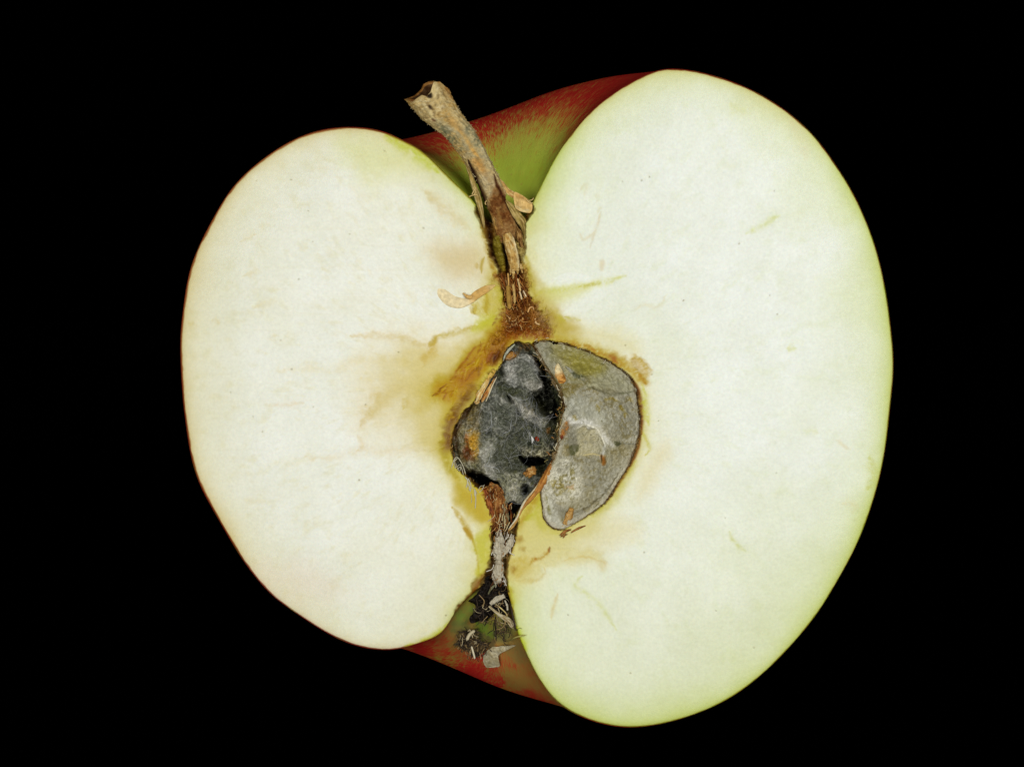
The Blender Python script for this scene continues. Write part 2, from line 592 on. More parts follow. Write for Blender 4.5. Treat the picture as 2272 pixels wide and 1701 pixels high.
    green = green * (1 - k4 * .6) + rgb(96, 98, 30) * k4 * .6
    k5 = (sm(.35, .75, tt) * (tt < 1.3)).ravel()[:, None]
    green = green * (1 - k5 * .6) + rgb(196, 156, 76) * k5 * .6
    k6 = sm(3.74, 3.86, tt).ravel()[:, None]
    green = green * (1 - k6) + rgb(52, 34, 16) * k6
    ripe = np.where(tt > 3.8, -.6, ripe)
    k7 = sm(.16, .06, tt).ravel()[:, None]
    green = green * (1 - k7) + rgb(84, 64, 26) * k7
    # dried and green blotches in the calyx basin
    sf = Field(x.ravel(), y.ravel(), seed=29)
    sf.c[:] = green
    rp = Field(x.ravel(), y.ravel(), seed=29)
    rp.c[:] = ripe.ravel()[:, None]
    for pts, c_, a_ in (((420, 830, 450, 770, 560, 730, 600, 800, 540, 880, 440, 920), rgb(126, 146, 60), .9), ((400, 900, 520, 880, 560, 960, 480, 1010, 390, 980), rgb(112, 118, 60), .8),
                        ((590, 900, 720, 880, 780, 970, 740, 1050, 640, 1060, 590, 1000), rgb(96, 124, 36), .95), ((760, 860, 900, 860, 930, 960, 900, 1070, 790, 1070, 750, 980), rgb(136, 132, 74), .9),
                        ((420, 990, 560, 960, 760, 1040, 760, 1110, 660, 1160, 590, 1210, 520, 1150, 430, 1110), rgb(92, 80, 48), .8), ((850, 1080, 960, 1060, 1010, 1130, 1040, 1210, 960, 1250, 880, 1170), rgb(140, 120, 66), .75)):
        zz_ = sf.box(q('7', *pts), 1)
        sf.area(q('7', *pts), c_, a_, 7, warp=5)
        rp.area(q('7', *pts), (-.5, -.5, -.5), a_, 7, warp=5)
    green = sf.c
    ripe = rp.c[:, 0].reshape(x.shape)
    o = make_mesh('skin', co, fc, green, m, apple, label='red and green apple skin')
    a = o.data.attributes.new('Dir', 'FLOAT_VECTOR', 'POINT')
    v = np.zeros((x.size, 3), np.float32); v[:, 0] = (pp * 1.6).ravel(); v[:, 1] = tt.ravel()
    a.data.foreach_set('vector', v.ravel())
    a = o.data.attributes.new('Ripe', 'FLOAT', 'POINT')
    a.data.foreach_set('value', ripe.ravel().astype(np.float32))
    return x.ravel(), y.ravel(), z.ravel(), zmin


SKX, SKY, SKZ, zmin = build_skin()


def skin_z(x, y):
    d = (SKX - x) ** 2 + (SKY - y) ** 2
    i = np.argsort(d)[:40]
    return SKZ[i].max()


# ---- core openings on the cut face
core_l = q('K', 700, 192, 760, 200, 820, 212, 870, 290, 930, 400, 1010, 510, 1037, 620, 1032, 700, 1008, 790, 1002, 880, 987, 980,
           957, 1050, 902, 1150, 832, 1260, 742, 1365, 692, 1450, 642, 1535, 600, 1545, 588, 1440, 596, 1340, 580, 1240, 520, 1222,
           430, 1240, 350, 1165, 270, 1095, 238, 1010, 232, 940, 262, 810, 336, 680, 398, 628, 436, 545, 526, 440, 588, 355, 618, 265)
core_r = q('K', 820, 200, 900, 180, 960, 184, 1060, 205, 1250, 267, 1420, 357, 1522, 445, 1566, 535, 1590, 700, 1596, 830, 1571, 950,
           1510, 1090, 1430, 1212, 1340, 1350, 1204, 1450, 1100, 1510, 1030, 1545, 948, 1520, 900, 1455, 884, 1370, 872, 1270, 894, 1195,
           945, 1070, 985, 950, 1005, 800, 1035, 660, 1025, 560, 955, 440, 875, 310)
groove_top = np.vstack([q('U', 1060, 455, 1075, 510, 1085, 550), q('S', 520, 800, 600, 960, 650, 1150, 690, 1330, 760, 1400, 860, 1300, 880, 1100, 860, 950, 880, 800),
                        q('U', 1165, 550, 1166, 500, 1178, 455)])
groove_bot = q('7', 790, -20, 742, 130, 730, 290, 716, 400, 670, 510, 640, 640, 860, 640, 852, 520, 868, 350, 915, 230, 935, 110, 950, -20)

core_ls = catmull(core_l, 160, True)
core_rs = catmull(core_r, 160, True)


def paint_flesh(f, edge):
    x, y = f.x, f.y
    R = sm(940, 1260, x)
    low = sm(900, 1600, y)
    big = fbm(x, y, 240, 3, 4)
    cL, cR = rgb(232, 234, 221), rgb(232, 236, 224)
    c = cL + (cR - cL) * R[:, None]
    c = c + (rgb(216, 220, 182) - c) * (low * R * .55)[:, None]
    c = c + (rgb(224, 221, 186) - c) * (np.clip(big * .5 + .1, 0, 1) * (1 - R) * .55)[:, None]
    c = c + (rgb(214, 221, 176) - c) * (np.clip(-big * .5, 0, 1) * R * .5)[:, None]
    # fine watery streaks running out from the core
    ang = np.arctan2(y - 870, x - 1130)
    rad = np.hypot(x - 1130, y - 870)
    st = fbm(ang * 900, rad, 26, 12, 3) * sm(100, 300, rad)
    st2 = fbm(y * 2.6, x * .22, 22, 19, 3)
    c = c + (rgb(212, 198, 148) - c) * (np.clip(st2 - .25, 0, 1) * (1 - R) * .11 * sm(1500, 1000, y))[:, None]
    c = c + (rgb(206, 214, 158) - c) * (np.clip(st - .2, 0, 1) * R * .2)[:, None]
    c = c + (rgb(216, 208, 160) - c) * (np.clip(st - .2, 0, 1) * (1 - R) * .35)[:, None]
    mot = fbm(x, y, 75, 88, 4)
    c = c + (mot * .014)[:, None] * np.array([1, 1, 1.7])
    c = c + (f.s1 * .010 + f.f1 * .006)[:, None]
    f.c[:] = c
    f.z = 2.2 * big + .25 * f.n1 + .10 * f.s1

    # distance from the skin edge
    de = np.full(len(x), 400.0)
    m = edge < .62
    de[m], _ = d_line(x[m], y[m], np.vstack([outline[::3], outline[:1]]))
    f.z -= 5.0 * np.exp(-de / 4.5)
    dax, _ = d_line(x, y, q('U', 1110, 300, 1120, 600, 1190, 880, 1150, 1100, 1100, 1500))
    f.z += 20 * sm(0, 190, de) * sm(110, 380, dax)
    hol_t = np.exp(-(((x - 1115) / 170) ** 2 + ((y - 400) / 150) ** 2))
    hol_b = np.exp(-(((x - 1090) / 110) ** 2 + ((y - 1380) / 110) ** 2))
    hollow = np.clip(hol_t * 1.3 + hol_b * 1.3, 0, 1)
    # tissue under the skin: pinkish tan on the left, green on the right
    wid = 1 + .5 * fbm(x, y, 120, 41, 3)
    rimR, rimL = rgb(186, 200, 92), rgb(204, 178, 118)
    lowleft = (1 - R) * sm(1180, 1300, y)
    rc = rimL + (rimR - rimL) * np.clip(R + hollow, 0, 1)[:, None]
    rc = rc + (rgb(206, 198, 164) - rc) * (lowleft * (1 - hollow) * .8)[:, None]
    topR = R * sm(420, 200, y) * (1 - hollow)
    rc = rc + (rgb(208, 192, 120) - rc) * (topR * .7)[:, None]
    wide = rgb(214, 214, 168) + (rgb(208, 217, 160) - rgb(214, 214, 168)) * R[:, None]
    f.mix(slice(None), .5 * np.exp(-(de / (85 * wid)) ** 1.3), wide)
    f.mix(slice(None), .25 * np.exp(-de / (40 * wid)) + .42 * np.exp(-de / (13 * wid)), rc)
    # the skin itself in section
    ed = rgb(146, 84, 46) + (rgb(160, 164, 62) - rgb(146, 84, 46)) * np.clip(R * sm(250, 520, y) + hollow, 0, 1)[:, None]
    ed = ed + (rgb(150, 100, 90) - ed) * (lowleft * (1 - hollow) * .6)[:, None]
    thick = np.maximum(.6, 1.3 + 1.6 * (1 - R) * (1 - lowleft) + 1.3 * f.n1)
    f.mix(slice(None), (1 - sm(thick * .6, thick * 1.7, de)) * .88, ed)

    # yellowing around the core
    dl = sd_poly(x, y, core_ls); dr = sd_poly(x, y, core_rs)
    core_axis = q('U', 1130, 480, 1125, 700, 1160, 900, 1130, 1100, 1100, 1280)
    da, _ = d_line(x + 14 * f.n1, y + 14 * f.n2, core_axis)
    f.mix(slice(None), (.6 - .3 * sm(1150, 1300, x)) * np.exp(-np.maximum(0, -np.maximum(dl, dr)) / 44.0) * sm(560, 740, y), rgb(212, 196, 106))
    f.mix(slice(None), (.85 - .3 * sm(1150, 1300, x)) * np.exp(-np.maximum(0, -np.maximum(dl, dr)) / 12.0) * (.75 + .4 * f.n1), rgb(188, 164, 52))
    f.mix(slice(None), .45 * np.exp(-(da / 70) ** 2), rgb(210, 192, 100))

    A, L = f.area, f.line
    def L(P, w, c, a=1.0, **k):
        return f.line(P, w * 1.35, c, a * .72, **k)
    # ---- left side: broad tan staining beside the core
    A(q('M', 100, 700, 500, 420, 900, 420, 1250, 400, 1150, 800, 900, 1000, 850, 1350, 700, 1560, 300, 1500, 60, 1300), rgb(216, 196, 136), .42, 50, warp=22)
    A(q('M', 500, 600, 900, 560, 1150, 560, 950, 900, 820, 1200, 860, 1600, 700, 1560, 560, 1100), rgb(212, 186, 108), .5, 34, warp=18)
    L(q('M', 0, 430, 350, 425, 560, 465, 700, 510, 800, 505, 870, 460), 7, rgb(204, 168, 92), .42, warp=6)
    L(q('M', 840, 440, 960, 425, 1060, 395, 1180, 365, 1300, 330), 6, rgb(186, 150, 50), .65, warp=4)
    A(q('M', 780, 500, 830, 455, 885, 455, 860, 510, 800, 540), rgb(180, 136, 44), .55, 5, warp=4)
    L(q('M', 860, 500, 810, 580, 770, 660, 730, 740), 7, rgb(200, 152, 72), .55, warp=6)
    L(q('M', 860, 480, 850, 560, 840, 640, 880, 640), 8, rgb(204, 162, 80), .4, warp=6)
    L(q('M', 290, 1020, 230, 1100, 180, 1200, 150, 1260, 110, 1340), 10, rgb(202, 164, 92), .42, warp=7)
    A(q('M', 280, 1020, 420, 960, 560, 940, 430, 1080, 260, 1200, 180, 1240), rgb(206, 176, 100), .42, 16, warp=10)
    L(q('M', 520, 1080, 560, 1120, 540, 1190), 7, rgb(200, 166, 84), .5, warp=5)
    L(q('M', 100, 860, 300, 880, 560, 870), 10, rgb(214, 190, 120), .3, warp=8)
    L(q('L2', 480, 345, 600, 350, 700, 340), 4, rgb(212, 182, 128), .45, warp=4)
    L(q('L2', 700, 630, 860, 620, 1000, 590, 1130, 590, 1390, 590), 8, rgb(212, 188, 132), .35, warp=8)
    L(q('L2', 980, 510, 1010, 560, 980, 600), 6, rgb(210, 178, 116), .35, warp=6)
    L(q('L2', 560, 160, 800, 170, 1000, 130, 1300, 110), 9, rgb(218, 196, 130), .3, warp=9)
    L(q('L2', 380, 850, 500, 850), 5, rgb(214, 194, 130), .3, warp=5)
    A(q('L2', 400, 1200, 700, 1180, 900, 1330, 700, 1400, 500, 1300), rgb(220, 196, 168), .3, 40, warp=20)
    for k, (a, b, c2, d2) in enumerate([(470, 855, 560, 815), (500, 1090, 600, 1060), (270, 1380, 330, 1400), (120, 1400, 160, 1410),
                                        (640, 1500, 720, 1490), (560, 1300, 700, 1260), (1380, 1110, 1480, 1120), (1560, 1200, 1640, 1260)]):
        L(q('L1', a, b, c2, d2), 6, rgb(208, 188, 120), .38, warp=6)
    # rosy bruise beside the stem
    A(q('L1', 1740, 900, 1950, 880, 2080, 920, 2080, 1060, 1960, 1120, 1820, 1080), rgb(214, 190, 142), .7, 34, warp=12)
    L(q('2', 770, 530, 745, 600, 742, 690), 2.6, rgb(172, 132, 44), .8, warp=1.5)
    L(q('2', 700, 590, 695, 650), 3, rgb(196, 160, 90), .6, warp=1.5)
    # tan strip along the stem hollow
    L(q('1', 420, 1250, 560, 1400, 700, 1520, 820, 1620), 9, rgb(214, 186, 136), .45, warp=8)
    L(q('L1', 1680, 520, 1800, 600, 1900, 680, 2000, 780), 11, rgb(212, 200, 146), .5, warp=6)
    A(q('L1', 1120, 170, 1500, 190, 1700, 330, 1500, 420, 1250, 430), rgb(216, 219, 150), .5, 36, warp=16)
    L(q('L1', 1430, 160, 1560, 220, 1680, 300, 1790, 400), 11, rgb(192, 204, 62), .75, warp=4)
    L(q('1', 620, 1080, 740, 1210, 860, 1330), 3.2, rgb(150, 110, 40), .7, warp=2)
    L = f.line
    # ---- orange-brown sunken band between flesh and core, upper left
    band = q('K', 600, 60, 480, 190, 400, 235, 340, 320, 290, 370, 230, 450, 120, 500, 95, 590, 170, 600, 250, 610, 330, 560, 400, 520,
             450, 440, 540, 330, 590, 250, 680, 170, 700, 90)
    A(q('K', 640, 40, 420, 170, 280, 320, 160, 440, 40, 520, 30, 640, 120, 700, 110, 860, 130, 1000, 200, 1000, 260, 800, 420, 560, 600, 300, 720, 160), rgb(196, 164, 70), .6, 30, warp=16)
    A(band, rgb(190, 148, 44), .95, 16, dz=-5, warp=10)
    A(q('K', 600, 130, 470, 250, 380, 350, 300, 430, 200, 500, 140, 560, 230, 590, 340, 540, 440, 430, 540, 300, 640, 190), rgb(178, 134, 26), .8, 17, warp=10)
    A(q('K', 420, 215, 330, 330, 280, 390, 250, 450, 320, 480, 420, 440, 470, 330, 520, 240), rgb(170, 120, 24), .5, 17, warp=8)
    L(q('K', 470, 200, 400, 235, 340, 320, 290, 375, 230, 450), 3.4, rgb(158, 104, 30), .75, warp=2.5)
    A(q('K', 230, 430, 330, 410, 390, 450, 300, 490, 230, 480), rgb(160, 100, 22), .6, 16, warp=8)
    A(q('K', 110, 520, 160, 500, 230, 550, 200, 610, 120, 600), rgb(184, 138, 34), .6, 16, warp=8)
    L(q('3', 640, 690, 660, 645, 720, 640, 750, 670), 2, rgb(150, 100, 30), .8, warp=1)
    A(q('K', 600, 150, 660, 130, 620, 260, 560, 340, 500, 350, 480, 310, 540, 220), rgb(126, 66, 14), .85, 12, dz=-4, warp=7)
    A(q('K', 600, 220, 610, 270, 560, 330, 520, 345, 540, 280), rgb(60, 26, 6), .8, 9, dz=-3, warp=7)
    L(q('K', 540, 390, 520, 420, 505, 440), 5, rgb(70, 34, 8), .8, dz=-6, warp=2)
    A(q('K', 120, 480, 260, 460, 330, 560, 380, 520, 300, 650, 240, 760, 170, 760, 200, 640), rgb(184, 142, 40), .62, 16, warp=10)
    # torn fibres and darker streaks running down the browned band
    rs = random.Random(52)
    for k in range(46):
        t_ = rs.random()
        p0 = q('K', 600 - 430 * t_ + rs.gauss(0, 34), 170 + 400 * t_ + rs.gauss(0, 30))[0]
        a_ = math.radians(128) + rs.gauss(0, .28); l_ = rs.uniform(10, 34)
        p1 = p0 + np.array([math.cos(a_), math.sin(a_)]) * l_
        L(np.array([p0, (p0 + p1) / 2 + [rs.gauss(0, 2), rs.gauss(0, 2)], p1]), rs.uniform(1.2, 3.2), rs.choice([rgb(128, 76, 16), rgb(150, 98, 26), rgb(96, 52, 12), rgb(206, 172, 80)]),
          rs.uniform(.3, .65), dz=rs.choice([-1.5, -2, 1]), warp=3)
    # brown rim, left of the mouldy chamber
    A(q('K', 330, 540, 400, 520, 395, 580, 340, 650, 280, 740, 230, 740, 280, 640), rgb(112, 78, 22), .85, 13, dz=-4, warp=7)
    A(q('K', 240, 720, 280, 760, 250, 840, 240, 960, 190, 970, 165, 920, 190, 860), rgb(104, 66, 16), .88, 13, dz=-4, warp=7)
    L(q('K', 220, 760, 225, 730, 260, 735), 4, rgb(186, 148, 58), .8, warp=2)
    L(q('K', 175, 870, 165, 950, 200, 1020, 225, 1100, 290, 1180), 11, rgb(176, 150, 50), .7, warp=4)
    # below the mouldy chamber, left
    A(q('K', 260, 1160, 360, 1240, 480, 1270, 520, 1400, 530, 1500, 420, 1480, 330, 1400, 260, 1330), rgb(192, 152, 46), .75, 18, warp=10)
    L(q('K', 240, 1380, 300, 1460, 350, 1530, 390, 1640), 6, rgb(186, 146, 60), .6, warp=4)
    A(q('7', 490, 80, 520, 70, 560, 130, 580, 180, 530, 150), rgb(176, 124, 40), .75, 4, warp=2)
    L(q('7', 500, 90, 570, 170, 600, 270, 620, 390, 630, 470), 3, rgb(180, 150, 50), .7, warp=2)
    A(q('7', 590, 180, 740, 60, 735, 250, 715, 380, 650, 520, 600, 480, 620, 380), rgb(204, 196, 84), .72, 9, warp=4)
    A(q('7', 560, 560, 640, 480, 690, 500, 650, 580, 590, 640), rgb(120, 80, 22), .6, 9, dz=-4, warp=4)
    L(q('7', 720, 130, 735, 260, 718, 390, 640, 530, 560, 650, 440, 770), 5, rgb(120, 72, 18), .7, warp=3)
    L(q('7', 420, 820, 440, 770, 540, 680, 620, 600), 5, rgb(84, 46, 14), .8, dz=-4, warp=2)
    L(q('7', 0, 1085, 150, 1050, 280, 990, 370, 890), 8, rgb(200, 206, 80), .6, warp=3)
    # ---- flesh wedge between the two chambers
    wedge = q('K', 870, 1270, 890, 1400, 960, 1540, 1040, 1570, 1200, 1480, 1300, 1430, 1250, 1560, 1050, 1650, 800, 1700, 680, 1700, 680, 1540, 760, 1380, 830, 1280)
    A(wedge, rgb(210, 198, 118), .58, 20, warp=12)
    L(q('K', 860, 1290, 850, 1360, 800, 1440, 770, 1480), 14, rgb(186, 180, 50), .6, warp=6)
    L(q('K', 1010, 1570, 900, 1530, 860, 1440), 9, rgb(200, 190, 84), .5, warp=5)
    A(q('K', 680, 1560, 760, 1400, 850, 1290, 880, 1240, 850, 1340, 780, 1440, 730, 1540), rgb(176, 128, 40), .6, 7, warp=4)
    i, m = A(q('K', 465, 1225, 590, 1225, 605, 1400, 600, 1560, 530, 1550, 515, 1430, 490, 1340), rgb(136, 76, 26), .92, 6, dz=-8, warp=6)
    f.z[i] += m * (4 * f.f1[i] + 4 * f.s1[i])
    A(q('K', 465, 1225, 590, 1225, 605, 1400, 600, 1560, 530, 1550, 515, 1430, 490, 1340), rgb(78, 30, 8), .85, 6, warp=6, speck=1.1)
    A(q('K', 510, 1250, 560, 1250, 570, 1330, 540, 1340), rgb(170, 104, 40), .7, 6, warp=5, speck=.3)
    # broken step below the right chamber
    step = q('R2', 90, 870, 150, 862, 205, 865, 245, 830, 240, 800, 330, 790, 420, 790, 500, 790, 545, 770, 545, 715, 640, 680, 720, 630, 600, 560, 300, 600, 110, 600, 60, 700)
    A(step, rgb(220, 206, 146), .42, 22, dz=-1.5, warp=14)
    A(q('R2', 90, 868, 205, 865, 240, 800, 420, 790, 540, 740, 400, 700, 150, 720), rgb(216, 202, 136), .45, 8, dz=-1.5, warp=6)
    L(q('R2', 100, 866, 160, 860, 205, 866, 243, 830, 242, 800), 4, rgb(206, 182, 118), .45, warp=4)
    L(q('R2', 330, 770, 430, 755, 520, 770, 545, 790), 3, rgb(208, 176, 114), .4, warp=5)
    A(q('R2', 500, 770, 550, 765, 545, 815, 520, 820), rgb(208, 184, 124), .45, 6, warp=3)
    L(q('7', 1060, 400, 1090, 350, 1150, 335, 1210, 290, 1228, 245), 4, rgb(170, 104, 34), .8, warp=2.5, speck=.3)
    L(q('7', 1228, 290, 1232, 240), 2.4, rgb(120, 74, 30), .7, warp=1)
    A(q('7', 880, 380, 960, 330, 1060, 330, 1080, 420, 960, 500, 900, 500), rgb(204, 172, 92), .6, 14, warp=6)
    for (a, b) in [(960, 190), (905, 415), (930, 430), (890, 610), (1000, 260), (980, 190), (880, 640), (910, 460)]:
        p = q('7', a, b)[0]
        A(p + np.array([[-5, -3], [4, -5], [6, 3], [-3, 5]]), rgb(150, 100, 40), .42, 5, warp=5)
    L(q('7', 940, 0, 940, 110, 915, 240, 868, 360, 852, 520, 870, 640, 905, 720, 930, 830), 5, rgb(150, 96, 30), .75, warp=3)
    L(q('7', 870, 560, 905, 640, 920, 760), 6, rgb(200, 196, 60), .6, warp=2)
    L(q('7', 940, 900, 975, 1010, 1030, 1120), 9, rgb(196, 208, 70), .75, warp=3)
    def L(P, w, c, a=1.0, **k):
        return f.line(P, w * 1.3, c, a * .75, **k)
    # ---- right side veins and marks
    L(q('2', 1250, 930, 1340, 880, 1500, 860, 1700, 820, 1900, 790, 2040, 750, 2150, 715), 7, rgb(208, 208, 112), .8, dz=-1.0, warp=3)
    L(q('2', 1700, 825, 1820, 800, 1920, 790), 3.4, rgb(196, 182, 84), .6, warp=2)
    A(q('2', 1240, 820, 1500, 870, 1800, 850, 1500, 980, 1330, 960), rgb(212, 208, 110), .55, 16, warp=6)
    A(q('2', 1230, 930, 1420, 1060, 1560, 1120, 1500, 1200, 1360, 1120, 1260, 1020), rgb(198, 190, 66), .62, 9, warp=6)
    L(q('2', 1560, 1110, 1650, 1140, 1720, 1150), 3, rgb(190, 178, 66), .7, warp=2)
    A(q('2', 1500, 1200, 1700, 1180, 2200, 1300, 2300, 1500, 2000, 1400, 1700, 1300), rgb(220, 206, 140), .45, 22, warp=10)
    for a in [(330, 740, 370, 700, 350, 780), (430, 860, 440, 830, 450, 840), (418, 780, 428, 760, 424, 800)]:
        L(q('R1', *a), 3, rgb(206, 196, 150), .5, warp=2)
    L(q('R1', 447, 850, 430, 920, 405, 990, 385, 1050), 2.6, rgb(208, 192, 150), .6, warp=2)
    L(q('R1', 330, 960, 350, 1000, 390, 980, 410, 960), 3, rgb(212, 196, 150), .5, warp=2)
    A(q('R1', 443, 1115, 468, 1115, 462, 1165, 442, 1165), rgb(216, 202, 164), .6, 4, warp=2)
    L(q('R1', 1230, 970, 1320, 925, 1380, 890, 1410, 875), 5.5, rgb(204, 210, 130), .7, warp=3)
    L(q('R1', 1450, 1590, 1500, 1590), 6, rgb(206, 210, 130), .6, warp=3)
    L(q('R1', 620, 1390, 680, 1350, 750, 1370, 800, 1300), 3.5, rgb(216, 204, 160), .45, warp=4)
    L(q('R2', 1160, 620, 1165, 650, 1200, 690, 1240, 720), 3.5, rgb(196, 198, 116), .65, warp=2)
    L(q('R2', 435, 845, 405, 870, 395, 900, 450, 930, 510, 980, 560, 1050, 600, 1110), 5, rgb(200, 204, 116), .55, warp=3)
    L(q('R2', 310, 930, 290, 990, 275, 1060), 3.5, rgb(212, 186, 128), .6, warp=2)
    L(q('R2', 1720, 490, 1780, 490, 1770, 530), 6, rgb(212, 186, 130), .3, warp=5)
    L(q('R2', 1690, 170, 1760, 220), 3, rgb(212, 186, 130), .35, warp=3)
    L(q('R2', 1860, 260, 1870, 340, 1850, 420), 9, rgb(190, 190, 80), .45, warp=5)
    L(q('R2', 1520, 120, 1600, 125), 8, rgb(206, 210, 140), .4, warp=5)
    L(q('R1', 1150, 270, 1200, 310, 1260, 290), 10, rgb(210, 212, 140), .4, warp=8)
    L(q('R1', 1480, 330, 1520, 460, 1560, 560), 14, rgb(216, 202, 160), .4, warp=9)
    # scattered tiny pores
    rng = random.Random(7)
    for k in range(46):
        px, py = rng.uniform(480, 1900), rng.uniform(330, 1500)
        A(np.array([[px - 1.6, py], [px, py - 1.6], [px + 1.6, py], [px, py + 1.6]]), rgb(110, 100, 60), rng.uniform(.3, .7), 1.6, dz=-1.5, warp=.5)
    L = f.line
    # ---- right chamber border: brown scab and yellow edge
    L(q('4', 400, 60, 700, 140, 900, 200, 1200, 320, 1400, 430, 1600, 580), 14, rgb(196, 168, 80), .6, warp=6)
    L(q('4', 400, 100, 700, 180, 900, 230, 1200, 350, 1400, 470, 1600, 620), 8, rgb(170, 112, 36), .62, warp=4, speck=.2)
    A(q('4', 820, 180, 950, 190, 1040, 260, 950, 270, 850, 230), rgb(176, 122, 40), .6, 5, warp=3)
    A(q('4', 1240, 330, 1380, 350, 1420, 460, 1330, 450), rgb(152, 86, 22), .6, 6, warp=4)
    A(q('4', 1430, 480, 1580, 400, 1700, 360, 1850, 440, 1950, 600, 1900, 700, 1890, 850, 1700, 780, 1600, 640), rgb(186, 140, 62), .72, 7, dz=-2, warp=5, speck=.25)
    A(q('4', 1620, 430, 1720, 420, 1800, 560, 1850, 660, 1760, 620, 1680, 540), rgb(200, 178, 138), .7, 4, dz=2, warp=4)
    L(q('4', 1760, 640, 1800, 740, 1870, 830), 6, rgb(176, 120, 34), .7, warp=3)
    L(q('4', 1640, 740, 1720, 880, 1770, 1100, 1790, 1350, 1800, 1650), 4.5, rgb(110, 52, 12), .8, warp=1.5)
    L(q('4', 1800, 850, 1830, 1100, 1850, 1300, 1900, 1500), 9, rgb(196, 194, 70), .7, warp=4)
    L(q('K', 1605, 830, 1640, 900, 1660, 960, 1630, 1010), 4, rgb(200, 190, 90), .6, warp=3)
    L(q('K', 1600, 830, 1580, 950, 1515, 1095, 1435, 1215, 1345, 1355), 3.6, rgb(120, 62, 16), .8, warp=1.5)
    L(q('K', 1560, 1060, 1460, 1220, 1390, 1330, 1250, 1440), 11, rgb(198, 192, 96), .5, warp=6)
    L(q('K', 876, 1280, 888, 1380, 905, 1460, 950, 1524, 1030, 1548), 2.6, rgb(96, 84, 30), .8, warp=1)
    A(q('R2', 720, 330, 840, 180, 860, 260, 780, 400, 700, 480), rgb(220, 204, 148), .4, 16, warp=8)

    # ---- the stem's cut channel and brown core tissue above the chambers
    i, m = A(groove_top, rgb(120, 82, 26), .92, 5, dz=-26, warp=4)
    f.z[i] += m * (4 * f.f1[i] + 3 * f.s1[i])
    L(q('S', 455, 280, 500, 450, 520, 620, 560, 800, 610, 900, 630, 1000), 8, rgb(40, 14, 4), .9, dz=-16, warp=2)  # shadow left of the lower stem, put into colour and depth
    A(q('S', 560, 620, 640, 600, 690, 760, 700, 1000, 640, 960, 580, 830, 550, 720), rgb(122, 110, 34), .9, 4, dz=9, warp=2)
    L(q('S', 640, 640, 690, 780, 712, 900, 705, 1000), 4.5, rgb(30, 12, 4), .9, dz=-14, warp=1.5)
    L(q('S', 420, 300, 450, 480, 480, 650, 520, 830, 580, 1000, 600, 1090), 6, rgb(168, 122, 44), .75, warp=3)
    A(q('S', 540, 850, 600, 1000, 620, 1120, 560, 1040), rgb(176, 138, 60), .6, 6, warp=4)
    A(q('S', 560, 1000, 960, 1000, 1040, 1240, 1300, 1440, 1450, 1660, 1200, 1740, 760, 1740, 480, 1820, 520, 1600, 600, 1340), rgb(184, 148, 56), .7, 24, warp=12)
    brown = q('S', 600, 1000, 880, 980, 930, 1130, 950, 1260, 1010, 1340, 1080, 1440, 1130, 1560, 1190, 1640, 1120, 1680, 1000, 1680, 760, 1660,
              640, 1720, 560, 1760, 660, 1580, 640, 1430, 680, 1330, 650, 1180)
    i, m = A(brown, rgb(134, 80, 28), .9, 12, dz=-8, warp=9)
    f.z[i] += m * (5.0 * f.f1[i] + 5.5 * f.s1[i])
    i, m = A(brown, rgb(74, 34, 8), .8, 9, warp=6, speck=1.0)
    A(q('S', 1040, 1340, 1160, 1400, 1230, 1540, 1150, 1600, 1050, 1520, 1000, 1420), rgb(166, 136, 92), .75, 7, dz=5, warp=6, speck=.35)
    A(q('S', 930, 1380, 1000, 1360, 1040, 1480, 1020, 1600, 960, 1560), rgb(176, 122, 54), .7, 6, dz=4, warp=6, speck=.3)
    A(q('S', 600, 1560, 700, 1480, 690, 1620, 560, 1760, 480, 1800, 520, 1680), rgb(176, 132, 48), .7, 8, warp=5)
    A(q('S', 700, 1560, 900, 1500, 1000, 1620, 1200, 1700, 900, 1720, 720, 1720), rgb(140, 72, 20), .75, 8, warp=5, speck=.3)
    L(q('S', 650, 1100, 670, 1240, 640, 1400, 560, 1560), 6, rgb(110, 62, 18), .7, warp=4, speck=.4)
    L(q('S', 690, 1130, 640, 1290, 560, 1470, 500, 1600), 13, rgb(200, 178, 78), .5, warp=6)
    L(q('S', 900, 790, 940, 930, 970, 1090, 1010, 1250), 7, rgb(186, 164, 76), .7, warp=3)
    L(q('S', 860, 880, 900, 930, 930, 1010), 7, rgb(176, 130, 66), .7, warp=3)
    A(q('S', 500, 1450, 590, 1400, 560, 1500, 480, 1580, 420, 1600), rgb(196, 188, 66), .6, 9, warp=5)
    # lifted tissue under the peeled flap
    A(q('2', 640, 910, 780, 830, 900, 790, 940, 900, 930, 1020, 850, 1110, 700, 1100, 650, 1010), rgb(206, 188, 108), .75, 6, dz=-4, warp=4)
    L(q('2', 790, 880, 800, 960, 790, 1050, 800, 1100), 7, rgb(186, 150, 52), .65, warp=4)
    L(q('2', 860, 810, 920, 880, 935, 980), 6, rgb(190, 178, 70), .6, warp=3)
    A(q('2', 640, 990, 700, 1000, 690, 1080, 640, 1080, 620, 1020), rgb(200, 172, 92), .7, 4, warp=3)
    A(q('2', 700, 1130, 830, 1090, 860, 1170, 740, 1240, 660, 1260), rgb(204, 198, 72), .7, 12, warp=6)

    # ---- chambers, cut down into the flesh
    wx, wy = x + 2.0 * f.f1 + 2.2 * f.n1, y + 2.0 * f.f2 + 2.2 * f.n2
    d2 = sd_poly(wx, wy, core_rs)
    d = np.maximum(sd_poly(wx, wy, core_ls), d2)
    k = sm(-2.0, 8, d)
    f.mix(slice(None), sm(-2.5, 2.5, d) * .9, rgb(84, 50, 18))
    f.z = f.z * (1 - k) + k * np.where(d2 > 0, -30 - 100 * sm(6, 30, d2), -135)
